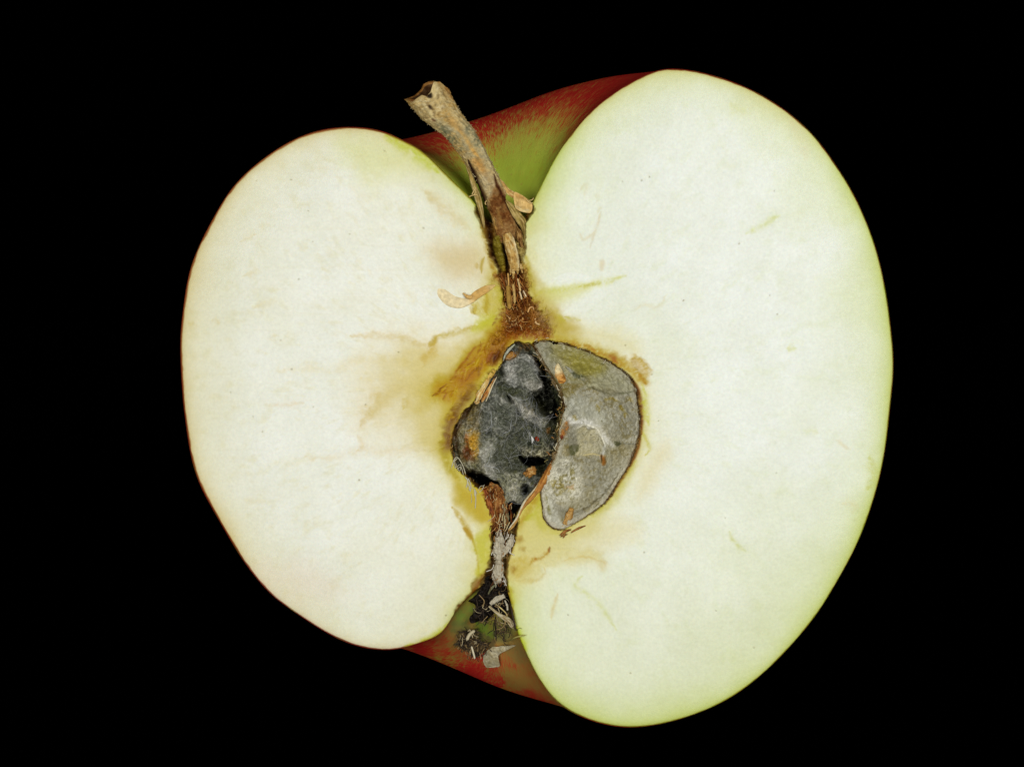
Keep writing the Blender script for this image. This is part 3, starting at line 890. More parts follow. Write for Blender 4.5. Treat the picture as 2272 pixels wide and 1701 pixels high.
    i, m = A(groove_bot, rgb(70, 40, 16), .9, 5, dz=-34, warp=3)
    f.z[i] += m * (4 * f.f1[i])
    # browned tissue is denser in colour than the white flesh
    lum = f.c.mean(1, keepdims=True)
    sat = np.clip((f.c.max(1, keepdims=True) - f.c.min(1, keepdims=True) - .14) / .3, 0, 1)
    f.c = np.clip(lum + (f.c - lum) * (1 + .16 * sat), 0, 1) * (1 - .10 * sat)
    yl = (sat * sm(.38, .62, lum))[:, 0]
    f.c[:, 1] += .32 * np.clip(f.c[:, 0] - f.c[:, 1], 0, 1) * yl
    f.c[:, 2] -= .05 * yl


fr = np.concatenate([np.linspace(0.004, .10, 8, endpoint=False), np.linspace(.10, .62, 200, endpoint=False),
                     np.linspace(.62, .975, 130, endpoint=False), np.linspace(.975, 1.0, 16)])
out_flesh = catmull(outline, 1900, True)
radial_patch('flesh', out_flesh, (1128, 880), fr, paint_flesh, M_flesh, apple, label='creamy white cut flesh browning around the core')


def ragged(P, amp, scale, seed, where=None):
    P = np.asarray(P, float)
    t = np.roll(P, -1, 0) - np.roll(P, 1, 0)
    nn = np.stack([-t[:, 1], t[:, 0]], 1) / (np.linalg.norm(t, axis=1)[:, None] + 1e-9)
    a = amp * (fbm(P[:, 0], P[:, 1], scale, seed, 4))
    if where is not None:
        a = a * where(P[:, 0], P[:, 1])
    return P + nn * a[:, None]


# ---- papery lining of the right seed chamber
def paint_lining(f, edge):
    x, y = f.x, f.y
    A, L = f.area, f.line
    d = sd_poly(x, y, core_rs)
    f.c[:] = rgb(150, 146, 124)
    big = fbm(x, y, 60, 51, 3)
    f.c += (big * .07 + f.n1 * .04 + f.f1 * .035 + f.s1 * .035)[:, None] * np.array([1, 1, .95])
    f.mix(slice(None), sm(.15, 1.0, f.f2 + .6 * f.s1 + .7 * f.n1) * .6, rgb(114, 102, 58))
    f.mix(slice(None), sm(.1, .9, big + .4 * f.n2) * .35, rgb(128, 116, 70))
    f.z = -4 - 44 * sm(0, 95, d) + 3.2 * big + 2.4 * f.n1 + 1.6 * f.f1 + .9 * f.s1
    A(q('K', 820, 200, 960, 190, 1000, 300, 1040, 420, 1060, 500, 1000, 500, 930, 400), rgb(124, 122, 100), .8, 8, warp=6, speck=.3)
    A(q('K', 1000, 220, 1150, 250, 1340, 330, 1330, 420, 1180, 440, 1080, 380, 1010, 300), rgb(136, 128, 58), .85, 24, warp=14)
    A(q('K', 1100, 290, 1260, 340, 1290, 400, 1180, 420), rgb(152, 142, 48), .6, 20, warp=12)
    A(q('K', 1240, 440, 1400, 380, 1530, 480, 1545, 530, 1420, 555, 1300, 525), rgb(156, 153, 120), .8, 12, warp=8)
    # upper leaf overlaps the lower one
    A(q('K', 1060, 380, 1140, 440, 1230, 500, 1310, 545, 1390, 568, 1470, 560, 1560, 540, 1560, 400, 1300, 250, 1000, 190, 960, 260), None, dz=3, soft=3.5, warp=3)
    L(q('K', 1060, 375, 1130, 435, 1220, 500, 1300, 545, 1380, 572, 1460, 562, 1560, 542), 1.9, rgb(92, 92, 60), .7, dz=-1.5, warp=4, taper=(.02, .02), speck=.35)
    L(q('K', 1060, 365, 1100, 400, 1150, 440, 1200, 470), 5, rgb(150, 150, 146), .8, dz=3, warp=3, speck=.5)
    L(q('K', 1110, 410, 1160, 440, 1210, 450), 6, rgb(64, 66, 34), .8, warp=4, speck=.6)
    A(q('K', 1020, 500, 1090, 480, 1180, 500, 1120, 540, 1060, 600, 1010, 620), rgb(112, 98, 40), .9, 8, warp=6, speck=.2)
    A(q('K', 1060, 590, 1160, 560, 1280, 640, 1400, 760, 1280, 800, 1100, 720, 1050, 680), rgb(172, 172, 154), .7, 16, warp=10)
    # whitish bloom and the translucent window
    A(q('K', 1080, 720, 1160, 740, 1260, 760, 1320, 830, 1400, 930, 1340, 940, 1290, 830, 1200, 790, 1120, 800, 1060, 770), rgb(216, 214, 202), .95, 9, dz=3, warp=6)
    A(q('K', 1145, 815, 1200, 795, 1275, 825, 1315, 900, 1310, 1000, 1160, 1012, 1130, 900), rgb(182, 174, 136), .75, 10, dz=-2, warp=7)
    L(q('K', 1140, 812, 1200, 788, 1280, 815, 1325, 900, 1340, 950), 2.4, rgb(226, 222, 200), .9, dz=2, warp=1.5)
    L(q('K', 1180, 1010, 1250, 1000, 1310, 1010), 2, rgb(206, 190, 130), .8, dz=1, warp=1)
    L(q('K', 1340, 930, 1330, 980, 1320, 1030), 4, rgb(206, 206, 196), .8, dz=2, warp=2)
    A(q('K', 1310, 1010, 1340, 1020, 1345, 1070, 1318, 1075), rgb(150, 92, 28), .9, 3, dz=-2, warp=2)
    L(q('K', 1318, 1000, 1316, 1060), 1.8, rgb(60, 44, 16), .8, warp=1)
    A(q('K', 1400, 910, 1440, 905, 1455, 925, 1420, 935), rgb(60, 62, 30), .9, 4, dz=-3, warp=3)
    L(q('K', 1455, 920, 1520, 925, 1590, 932), 1.5, rgb(110, 108, 90), .8, warp=1)
    A(q('K', 1090, 930, 1140, 930, 1145, 985, 1100, 1000, 1080, 970), rgb(70, 72, 34), .85, 5, dz=-4, warp=5, speck=.3)
    A(q('K', 1030, 960, 1070, 930, 1080, 1000, 1030, 1000), rgb(120, 104, 52), .7, 5, warp=4, speck=.4)
    # white crust, lower left
    crust = q('K', 1000, 1030, 1080, 1010, 1140, 1080, 1180, 1200, 1160, 1320, 1040, 1360, 960, 1330, 900, 1260, 930, 1140)
    i, m = A(crust, rgb(210, 206, 184), .95, 14, dz=3, warp=8, speck=.2)
    f.z[i] += m * (2.2 * f.s1[i] + 2 * f.f1[i])
    i2 = f.box(crust, 10)
    fine = fbm(f.x[i2] * 1.0, f.y[i2] * .8, 5.5, 131, 3) + .5 * fbm(f.x[i2], f.y[i2], 30, 133, 3)
    f.mix(i2, sm(.35, .9, fine) * sm(-6, 10, sd_poly(f.x[i2], f.y[i2], crust)) * .7, rgb(126, 116, 60))
    A(q('K', 960, 1200, 1100, 1200, 1120, 1260, 1000, 1270), rgb(140, 124, 52), .7, 6, warp=12, speck=1.2)
    A(q('K', 1060, 1240, 1110, 1225, 1110, 1250), rgb(196, 140, 80), .7, 4, warp=4)
    A(q('K', 900, 1290, 960, 1340, 1000, 1440, 1040, 1520, 970, 1510, 915, 1440), rgb(206, 205, 186), .7, 6, warp=4)
    A(q('K', 925, 1390, 945, 1390, 950, 1430, 930, 1425), rgb(110, 104, 46), .8, 3, warp=3)
    L(q('K', 910, 1290, 925, 1350, 935, 1400), 3, rgb(120, 110, 50), .7, warp=3, speck=.6)
    # marks near the top right
    for a in [(1280, 630, 1290, 650, 1300, 690), (1330, 600, 1400, 600, 1410, 610), (1430, 610, 1450, 650, 1470, 690), (1440, 640, 1480, 700, 1490, 740),
              (1510, 600, 1530, 610, 1525, 620), (1400, 590, 1415, 610, 1412, 600), (1110, 540, 1120, 560, 1118, 570), (1100, 715, 1130, 740, 1140, 740)]:
        L(q('K', *a), 4.5, rgb(136, 118, 44), .75, warp=3, speck=.3)
    A(q('K', 1400, 1100, 1500, 1080, 1420, 1220, 1330, 1340, 1260, 1330), rgb(162, 160, 144), .6, 12, warp=8)
    # folded border, lower right
    L(q('K', 1110, 1420, 1200, 1385, 1300, 1310, 1390, 1210, 1440, 1130), 2.2, rgb(82, 74, 44), .75, dz=-3, warp=2.5, taper=(.05, .2), speck=.3)
    L(q('K', 1130, 1440, 1230, 1390, 1330, 1310, 1410, 1220, 1490, 1110), 3.4, rgb(150, 140, 104), .8, dz=3, warp=3, speck=.2)
    L(q('K', 1230, 1410, 1330, 1330, 1400, 1230), 2.2, rgb(88, 80, 42), .8, warp=3, speck=.7)
    L(q('K', 1530, 600, 1565, 700, 1570, 830, 1550, 940, 1490, 1080), 3, rgb(196, 192, 170), .6, dz=2, warp=3, speck=.5)
    L(q('K', 960, 430, 1000, 500, 1030, 570, 1035, 650, 1020, 740), 8, rgb(104, 92, 44), .85, dz=3, warp=6, speck=.3)
    L(q('K', 985, 900, 975, 980, 950, 1060, 920, 1130), 6, rgb(140, 120, 62), .8, dz=3, warp=5, speck=.3)
    # torn brown left border
    L(q('K', 1030, 880, 1050, 820, 1070, 760), 6, rgb(168, 100, 34), .85, dz=4, warp=3, speck=.2)
    L(q('K', 1028, 890, 1035, 860), 3.4, rgb(96, 22, 8), .9, warp=1)
    L(q('K', 1010, 830, 1040, 770, 1060, 730), 2.5, rgb(206, 196, 170), .8, dz=4, warp=3)
    L(q('K', 1000, 1000, 1010, 920, 1020, 880), 6, rgb(186, 178, 150), .6, warp=4, speck=.4)
    L(q('K', 1045, 580, 1055, 640, 1045, 690), 3.5, rgb(206, 206, 196), .7, dz=2, warp=2)
    for k in range(60):
        rng = random.Random(k * 7 + 3)
        px, py = rng.uniform(1220, 1420), rng.uniform(880, 1160)
        A(np.array([[px - 1.5, py], [px, py - 2], [px + 1.5, py], [px, py + 2]]), rgb(96, 92, 54), rng.uniform(.3, .75), 1.6, warp=1)
    f.z -= 7 * sm(4.5, 0, d) * (.6 + .7 * f.n1)
    upr = sm(1060, 1000, y)
    f.mix(slice(None), sm(7.0, .5, d + 4 * f.n1 + 2 * f.f1) * (.25 + .5 * upr), rgb(92, 70, 36))
    f.mix(slice(None), sm(9.0, 2, np.abs(d - 5) + 3 * f.f1) * (1 - upr) * .5, rgb(196, 190, 166))


fr_r = np.concatenate([np.linspace(.01, .9, 120, endpoint=False), np.linspace(.9, .996, 26)])
left_side = lambda x, y: .35 + 1.6 * sm(1275, 1245, x) * sm(1040, 1000, y)
radial_patch('seed_chamber_lining', ragged(catmull(core_r, 640, True), 5.0, 16, 5, left_side), q('K', 1240, 860)[0], fr_r, paint_lining, M_lining, apple,
             label='grey papery lining of the open seed chamber')


# ---- mould filling the left chamber
def paint_mould(f, edge):
    x, y = f.x, f.y
    A, L = f.area, f.line
    d = sd_poly(x, y, core_ls)
    f.c[:] = rgb(86, 90, 84)
    wisp = 1 - np.abs(fbm(x, y, 34, 61, 4)) * 1.6
    wisp2 = 1 - np.abs(fbm(x * 1.0, y * .7, 20, 67, 3)) * 1.7
    n = fbm(x, y, 60, 71, 4)
    f.z = -34 + 10 * sm(0, 30, d) - 14 * sm(1100, 1190, x) * sm(1060, 1000, y) + 19 * n + 4.5 * f.n1 + 4 * f.f1 + 2 * f.s1
    f.mix(slice(None), np.clip(.45 - n, 0, 1) * .7, rgb(40, 44, 32))
    f.mix(slice(None), np.clip(n, 0, 1) * .7, rgb(146, 149, 148))
    f.mix(slice(None), sm(.2, .9, f.f1 + .5 * f.s1) * .5, rgb(78, 82, 36))
    # far left: brown and ochre remains of the core wall
    A(q('K', 240, 820, 400, 560, 450, 560, 440, 700, 430, 900, 430, 1050, 350, 1070, 250, 1000), rgb(122, 104, 54), .85, 8, warp=7, speck=.2)
    A(q('K', 265, 830, 330, 730, 350, 800, 320, 930, 280, 980), rgb(126, 124, 96), .6, 8, warp=6, speck=.4)
    A(q('K', 350, 830, 420, 830, 430, 920, 420, 1020, 370, 1010, 350, 920), rgb(190, 148, 44), .9, 6, dz=5, warp=6, speck=.15)
    L(q('K', 335, 840, 345, 920, 320, 960), 6, rgb(150, 84, 24), .8, warp=5)
    A(q('K', 310, 950, 370, 950, 390, 1050, 350, 1060, 310, 1010), rgb(96, 40, 10), .85, 6, dz=-4, warp=6, speck=.2)
    L(q('K', 270, 980, 260, 850, 330, 710, 400, 610), 5, rgb(58, 32, 12), .8, dz=-8, warp=3)
    # olive-grey paper skin between lump and right chamber, ragged brown border to it
    A(q('K', 800, 205, 900, 215, 960, 330, 1020, 470, 1000, 520, 930, 450, 880, 330), rgb(136, 136, 112), .85, 6, dz=8, warp=5, speck=.25)
    L(q('K', 960, 440, 1020, 540, 1035, 640, 1020, 720, 1005, 800, 1000, 900, 985, 980, 950, 1060), 7, rgb(124, 112, 58), .9, dz=12, warp=6, speck=.4)
    L(q('K', 1000, 760, 995, 860, 985, 960), 4, rgb(176, 160, 110), .7, dz=5, warp=5, speck=.6)
    # upper lump
    up = q('K', 605, 400, 640, 300, 720, 262, 800, 280, 850, 350, 890, 420, 880, 520, 800, 560, 700, 530, 620, 480)
    A(up, rgb(136, 140, 141), .9, 15, dz=14, warp=8)
    A(q('K', 690, 360, 760, 340, 860, 420, 830, 470, 740, 470, 690, 420), rgb(94, 99, 90), .75, 12, warp=8)
    A(q('K', 615, 440, 640, 390, 690, 380, 690, 420, 640, 470), rgb(180, 184, 186), .8, 12, dz=3, warp=7)
    A(q('K', 760, 470, 850, 450, 870, 520, 800, 550), rgb(156, 156, 150), .7, 8, warp=6)
    L(q('K', 770, 275, 830, 310, 860, 370, 910, 410), 5, rgb(188, 192, 192), .9, dz=5, warp=3)
    L(q('K', 845, 300, 870, 330, 900, 390, 915, 420), 7, rgb(26, 28, 12), .95, dz=-34, warp=3)  # crevice beside the lump, its shade painted in as well
    A(q('K', 600, 500, 700, 520, 800, 560, 700, 560, 620, 550, 560, 560), rgb(50, 56, 28), .7, 6, dz=-8, warp=6, speck=.3)
    L(q('K', 600, 350, 550, 430, 500, 540, 480, 600), 4, rgb(66, 66, 34), .7, warp=4, speck=.5)
    # middle mass
    A(q('K', 470, 600, 560, 540, 660, 600, 720, 700, 680, 800, 560, 850, 480, 780), rgb(118, 123, 120), .7, 16, dz=14, warp=10)
    A(q('K', 520, 680, 620, 650, 690, 720, 640, 800, 540, 770), rgb(62, 67, 54), .7, 14, dz=-5, warp=10)
    L(q('K', 640, 580, 690, 640, 710, 700, 730, 720), 4, rgb(22, 26, 14), .9, dz=-14, warp=3)
    # torn pale bridge
    A(q('K', 665, 585, 740, 640, 800, 680, 870, 740, 925, 765, 890, 815, 840, 780, 780, 760, 720, 700), rgb(192, 194, 192), .95, 6, dz=17, warp=4)
    A(q('K', 740, 650, 800, 660, 850, 720, 790, 720), rgb(120, 110, 76), .6, 6, warp=5, speck=.4)
    # pits, the shade of their depth also put into the colour
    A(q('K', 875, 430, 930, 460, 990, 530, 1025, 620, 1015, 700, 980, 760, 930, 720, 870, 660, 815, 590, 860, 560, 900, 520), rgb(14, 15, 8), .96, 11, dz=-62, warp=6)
    L(q('K', 940, 500, 990, 570, 1010, 660), 5, rgb(84, 92, 66), .75, dz=14, warp=4, speck=.4)
    A(q('K', 840, 600, 900, 620, 930, 680, 880, 680), rgb(50, 52, 22), .6, 8, warp=6)
    A(q('K', 940, 690, 965, 685, 965, 700, 945, 705), rgb(176, 180, 150), .9, 2, dz=10, warp=1)
    A(q('K', 900, 780, 1000, 780, 1000, 880, 940, 900, 900, 860), rgb(60, 62, 32), .7, 8, dz=-10, warp=7, speck=.5)
    A(q('K', 920, 820, 945, 810, 940, 850, 925, 850), rgb(150, 100, 44), .8, 3, dz=5, warp=2)
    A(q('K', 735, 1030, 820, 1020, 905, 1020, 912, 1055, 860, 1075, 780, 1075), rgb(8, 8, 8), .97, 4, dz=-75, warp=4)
    A(q('K', 850, 1070, 920, 1060, 890, 1120, 850, 1150, 840, 1110), rgb(36, 40, 18), .8, 6, dz=-20, warp=4)
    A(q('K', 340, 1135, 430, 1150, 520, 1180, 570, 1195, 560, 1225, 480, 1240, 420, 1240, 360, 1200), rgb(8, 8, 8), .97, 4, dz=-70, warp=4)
    A(q('K', 735, 1240, 775, 1220, 790, 1260, 760, 1290, 735, 1280), rgb(16, 20, 18), .92, 4, dz=-35, warp=3)
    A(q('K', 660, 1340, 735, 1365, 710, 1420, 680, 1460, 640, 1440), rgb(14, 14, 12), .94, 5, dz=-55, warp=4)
    A(q('K', 610, 1480, 650, 1490, 640, 1530, 600, 1530), rgb(70, 26, 10), .8, 5, warp=4)
    # lower shelf
    A(q('K', 745, 960, 830, 930, 920, 920, 950, 980, 900, 1015, 820, 1018, 745, 1010), rgb(146, 144, 118), .9, 5, dz=20, warp=5, speck=.2)
    A(q('K', 770, 890, 860, 870, 900, 930, 820, 960, 770, 950), rgb(84, 92, 76), .7, 8, warp=6)
    L(q('K', 740, 1005, 750, 960, 790, 985, 850, 1000, 900, 970, 930, 940), 3, rgb(176, 176, 156), .75, dz=4, warp=3, speck=.3)
    # pale leaf at the left
    A(q('K', 435, 905, 540, 890, 545, 960, 500, 1050, 480, 1090, 440, 1080), rgb(160, 163, 157), .9, 11, dz=8, warp=6)
    L(q('K', 545, 890, 520, 980, 480, 1080), 2, rgb(80, 86, 60), .7, warp=2)
    A(q('K', 480, 1060, 560, 1080, 570, 1170, 480, 1140), rgb(160, 162, 160), .7, 8, dz=4, warp=6)
    A(q('K', 560, 880, 720, 880, 740, 1080, 620, 1120, 560, 1040), rgb(64, 68, 52), .65, 14, dz=-4, warp=12, speck=.4)
    A(q('K', 580, 1150, 680, 1120, 760, 1200, 700, 1330, 610, 1320), rgb(146, 148, 126), .85, 10, dz=9, warp=8, speck=.2)
    A(q('K', 650, 1240, 700, 1230, 690, 1290, 660, 1300), rgb(190, 188, 170), .7, 6, warp=5)
    A(q('K', 650, 1300, 740, 1310, 720, 1370, 650, 1340), rgb(150, 152, 140), .7, 6, warp=5)
    A(q('K', 280, 1060, 430, 1060, 480, 1140, 340, 1140), rgb(128, 126, 96), .75, 7, dz=4, warp=6, speck=.2)
    # orange crumbs under the top edge
    A(q('K', 615, 285, 680, 250, 720, 250, 700, 290, 650, 320), rgb(150, 104, 40), .85, 5, dz=6, warp=5, speck=.2)
    A(q('K', 720, 225, 800, 215, 810, 245, 740, 250), rgb(150, 104, 46), .8, 5, dz=6, warp=5, speck=.35)
    A(q('K', 690, 200, 750, 180, 770, 215, 700, 225), rgb(150, 156, 138), .8, 5, dz=6, warp=4)
    # felt wisps everywhere
    w = np.clip(sm(.72, 1.0, wisp) * .5 + sm(.75, 1.0, wisp2) * .4, 0, 1) * sm(2, 12, d)
    bright = f.c.mean(1)
    f.mix(slice(None), w * np.clip(bright * 3 - .35, 0, 1) * .9, rgb(196, 198, 200))
    f.z += 3.5 * w
    f.z = np.maximum(f.z, -128)
    f.c *= np.array([1.03, 1.0, .93])


fr_l = np.concatenate([np.linspace(.01, .92, 170, endpoint=False), np.linspace(.92, 1.0, 16)])
radial_patch('mould', ragged(catmull(core_l, 640, True), 2.0, 12, 9), q('K', 680, 800)[0], fr_l, paint_mould, M_mould, apple,
             label='dark grey felt of mould filling the core')

# ---- stem
stem_L = np.vstack([q('1', 215, 360, 290, 450, 380, 560, 480, 630, 610, 730, 700, 840, 790, 950, 850, 1050, 905, 1150, 960, 1280, 1010, 1390),
                    q('S', 530, 380, 570, 500, 600, 590, 640, 680)])
stem_R = np.vstack([q('1', 620, 230, 670, 320, 720, 420, 790, 530, 880, 640, 960, 780, 1030, 920, 1100, 1050, 1165, 1170, 1190, 1270),
                    q('S', 690, 230, 740, 340, 790, 440, 820, 520, 830, 620)])


def build_stem():
    nr, ns = 330, 110
    L = catmull(stem_L, nr); R = catmull(stem_R, nr)
    C = (L + R) / 2; hw = (R - L) / 2
    w = np.linalg.norm(hw, axis=1)
    u = np.linspace(0, 2 * math.pi, ns, endpoint=False)
    v = np.linspace(0, 1, nr)
    cu, su = np.cos(u), np.sin(u)
    x = C[:, 0:1] + hw[:, 0:1] * cu; y = C[:, 1:2] + hw[:, 1:2] * cu
    zc = np.interp(v, [0, .3, .65, .8, 1], [26, 14, 2, -10, -22])
    th = w * np.interp(v, [0, .5, .75, 1], [.85, .9, .8, .45])
    z = zc[:, None] + th[:, None] * su
    # torn rim
    fx = q('1', 215, 360, 300, 385, 380, 330, 430, 345, 470, 300, 500, 200, 560, 195, 640, 265)
    bx = q('1', 215, 360, 300, 320, 365, 260, 392, 200, 440, 175, 500, 170, 570, 190, 640, 265)
    qq = (cu + 1) / 2
    rim = np.zeros((ns, 2))
    for k, P in ((0, fx), (1, bx)):
        s = np.linspace(0, 1, len(P))
        m = (su >= 0) if k == 0 else (su < 0)
        rim[m, 0] = np.interp(qq[m], s, P[:, 0]); rim[m, 1] = np.interp(qq[m], s, P[:, 1])
    k = np.clip(1 - v / .16, 0, 1)[:, None] ** 1.4
    x = x + (rim[None, :, 0] - x[0:1]) * k; y = y + (rim[None, :, 1] - y[0:1]) * k
    # ridged bark
    vv = np.broadcast_to(v[:, None], x.shape); uu = np.broadcast_to(u[None], x.shape)
    ridge = fbm((uu * 16).ravel(), (vv * 26).ravel(), 6, 11, 4).reshape(x.shape)
    lump = fbm((uu * 10).ravel(), (vv * 200).ravel(), 14, 15, 4).reshape(x.shape)
    fuzz = fbm((uu * 60).ravel(), (vv * 900).ravel(), 8, 19, 2).reshape(x.shape)
    dsp = 2.2 * ridge + 2.0 * lump + 1.3 * fuzz
    hn = hw / w[:, None]
    x = x + hn[:, 0:1] * cu * dsp; y = y + hn[:, 1:2] * cu * dsp; z = z + su * dsp
    # inner wall of the hollow end
    ni = 26
    vi = np.linspace(0, .10, ni)
    inn = np.linspace(1, .62, ni)
    xi = np.zeros((ni, ns)); yi = xi.copy(); zi = xi.copy()
    for a in range(ni):
        r = int(vi[a] * (nr - 1))
        cxy = np.array([x[r].mean(), y[r].mean()])
        sc_ = inn[a] * .86 if a else .9
        xi[a] = cxy[0] + (x[r] - cxy[0]) * sc_; yi[a] = cxy[1] + (y[r] - cxy[1]) * sc_
        zi[a] = zc[r] + (z[r] - zc[r]) * sc_
    last = ni - 1
    xi[last] = xi[last].mean(); yi[last] = yi[last].mean(); zi[last] = zi[last].mean()
    X = np.vstack([xi[::-1], x]); Y = np.vstack([yi[::-1], y]); Z = np.vstack([zi[::-1], z])
    f = Field(X.ravel(), Y.ravel(), seed=23)
    f.z = Z.ravel()
    VV = np.r_[np.zeros(ni * ns), vv.ravel()]
    RG = np.r_[np.zeros(ni * ns), ridge.ravel()]; LP = np.r_[np.zeros(ni * ns), lump.ravel()]; FZ = np.r_[np.zeros(ni * ns), fuzz.ravel()]
    f.c[:] = rgb(180, 156, 102)
    f.mix(slice(None), sm(.1, .7, RG) * .6, rgb(204, 186, 134))
    f.mix(slice(None), sm(.1, .7, -RG) * .65, rgb(142, 112, 58))
    f.mix(slice(None), sm(.35, .9, fbm(f.x, f.y, 9, 141, 3)) * .6, rgb(120, 98, 60))
    f.mix(slice(None), sm(.35, .9, fbm(f.x, f.y, 7, 147, 3)) * .5, rgb(214, 198, 150))
    f.mix(slice(None), sm(.2, .8, LP) * .5, rgb(178, 136, 62))
    f.mix(slice(None), sm(.35, .8, FZ + .4 * LP) * .35, rgb(206, 196, 160))
    A, Ln = f.area, f.line
    # grey-green mould bloom on the middle of the stem
    A(q('1', 540, 600, 700, 620, 860, 640, 980, 850, 1060, 1000, 960, 1000, 860, 900, 760, 860, 660, 740), rgb(150, 146, 118), .75, 14, warp=10, speck=.3)
    A(q('1', 560, 620, 680, 700, 780, 850, 740, 860, 640, 740, 560, 660), rgb(84, 86, 58), .75, 8, warp=8, speck=.9)
    A(q('1', 780, 600, 880, 680, 960, 800, 930, 840, 850, 740, 780, 650), rgb(84, 86, 58), .75, 8, warp=8, speck=.9)
    Ln(q('1', 740, 660, 830, 780, 900, 880, 960, 960), 5, rgb(198, 152, 76), .9, warp=2)
    Ln(q('1', 640, 520, 720, 610, 780, 700), 8, rgb(190, 150, 84), .6, warp=5)
    A(q('1', 870, 960, 960, 960, 1010, 1080, 940, 1090), rgb(186, 132, 60), .75, 8, warp=5, speck=.2)
    A(q('1', 920, 1080, 1060, 1080, 1120, 1240, 1050, 1330, 980, 1240), rgb(174, 158, 126), .7, 10, warp=7, speck=.3)
    # brown cut wood further down
    A(np.vstack([q('1', 1040, 1300, 1120, 1200, 1200, 1290), q('S', 760, 350, 840, 500, 850, 640, 640, 700, 560, 560, 510, 330)]), rgb(114, 70, 28), .92, 7, warp=5, speck=.1)
    A(q('S', 530, 250, 640, 180, 720, 330, 760, 440, 640, 420, 570, 400), rgb(88, 46, 14), .75, 8, warp=6, speck=.5)
    Ln(q('S', 600, 300, 640, 420, 660, 500), 4, rgb(160, 122, 60), .7, warp=3)
    Ln(q('S', 530, 340, 570, 460, 600, 560), 2.4, rgb(186, 146, 74), .8, warp=1)
    Ln(q('1', 1090, 1090, 1110, 1180, 1160, 1280, 1210, 1380, 1270, 1490, 1300, 1560), 3.4, rgb(60, 24, 6), .95, dz=-6, warp=1.5)
    Ln(q('1', 835, 960, 880, 1060, 930, 1190, 985, 1330, 1020, 1450), 5, rgb(34, 12, 4), .95, dz=-7, warp=1.5)
    # torn, scorched-brown mouth and holes
    Ln(q('1', 215, 365, 290, 350, 350, 290, 390, 210, 480, 175), 6, rgb(128, 76, 28), .8, warp=3)
    Ln(q('1', 530, 180, 600, 220, 650, 290, 690, 380), 6, rgb(150, 98, 36), .75, warp=3)
    A(q('1', 430, 330, 480, 310, 480, 355, 440, 350), rgb(24, 14, 6), .95, 3, dz=-7, warp=1.5)
    A(q('1', 450, 430, 475, 440, 490, 470, 460, 460), rgb(30, 16, 6), .95, 2.5, dz=-6, warp=1.5)
    A(q('1', 250, 370, 310, 360, 300, 385), rgb(90, 44, 14), .8, 3, warp=2)
    Ln(q('1', 480, 560, 520, 580), 3, rgb(120, 70, 50), .7, warp=2)
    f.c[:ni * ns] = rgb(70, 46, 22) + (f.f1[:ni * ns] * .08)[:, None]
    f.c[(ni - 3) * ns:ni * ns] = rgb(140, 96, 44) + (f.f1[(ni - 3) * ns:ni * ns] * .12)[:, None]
    return make_mesh('stem', P2W(f.x, f.y, f.z), grid_faces(nr + ni, ns)[:, ::-1], f.c, M_wood, apple, label='dry tan stem with torn hollow end')


stem = build_stem()


def plain(c, c2=None, k=.6):
    c = np.asarray(c)
    def p(f, v, u=None):
        f.c[:] = c
        if c2 is not None:
            f.mix(slice(None), np.clip(.5 + .9 * f.f1 + .5 * f.s1, 0, 1) * k, c2)
    return p


def sliver(base, c2, ridgec):
    def p(f, v, u):
        f.c[:] = base
        r = fbm(u * 30, v * 40, 8, 3, 3)
        f.mix(slice(None), sm(0, .6, r), ridgec)
        f.mix(slice(None), sm(0, .6, -r) * .8, c2)
        f.z += 1.3 * r
    return p


# bark splitting away on both sides of the stem (parts of the stem)
ribbon('bark_strip', np.vstack([q('1', 800, 960, 850, 1080, 890, 1200, 930, 1330, 960, 1440), q('S', 440, 400, 460, 520)]), [1.5, 4, 6, 7, 6, 4, 2],
       [6, 4, -2, -5, -8, -14], [3, 5, 5, 5, 4, 2], sliver(rgb(158, 134, 72), rgb(98, 76, 34), rgb(186, 166, 112)), M_wood, stem, 70, 18, .8)
ribbon('bark_strip', q('1', 1130, 1130, 1180, 1200, 1230, 1260, 1290, 1300, 1330, 1340), [1.5, 5, 5, 7, 6, 2],
       [0, -2, -6, -8, -10], [3, 5, 4, 3, 2], sliver(rgb(190, 150, 84), rgb(140, 100, 50), rgb(206, 180, 120)), M_wood, stem, 50, 18, .6)
ribbon('bark_strip', np.vstack([q('S', 690, 215, 760, 300, 830, 400, 880, 470, 905, 560, 900, 640)]), [2, 7, 10, 9, 7, 3],
       [-8, -9, -10, -12, -14, -20], [3, 5, 6, 6, 5, 3], sliver(rgb(150, 130, 66), rgb(96, 72, 30), rgb(184, 160, 100)), M_wood, stem, 70, 20, 1.2)
ribbon('bark_strip', q('S', 800, 500, 840, 580, 850, 660, 870, 730), [2, 6, 6, 2], [-14, -10, -12, -18], [2, 5, 5, 2],
       sliver(rgb(126, 92, 44), rgb(66, 34, 10), rgb(170, 136, 80)), M_wood, stem, 40, 16, 1.6)


# flake of bark lodged against the right lobe
def paint_flake(f, e):
    f.c[:] = rgb(208, 172, 104)
    f.c += (f.f1 * .05 + f.n1 * .05)[:, None]
    f.area(q('1', 1300, 1280, 1360, 1290, 1400, 1330, 1330, 1330), rgb(190, 140, 70), .7, 4)
    f.line(q('1', 1290, 1400, 1380, 1440, 1450, 1440), 3, rgb(222, 204, 150), .8)
    f.z = -2 + 5 * sm(0, .6, e) + 1.2 * f.f1 + .05 * (f.x - 1160)


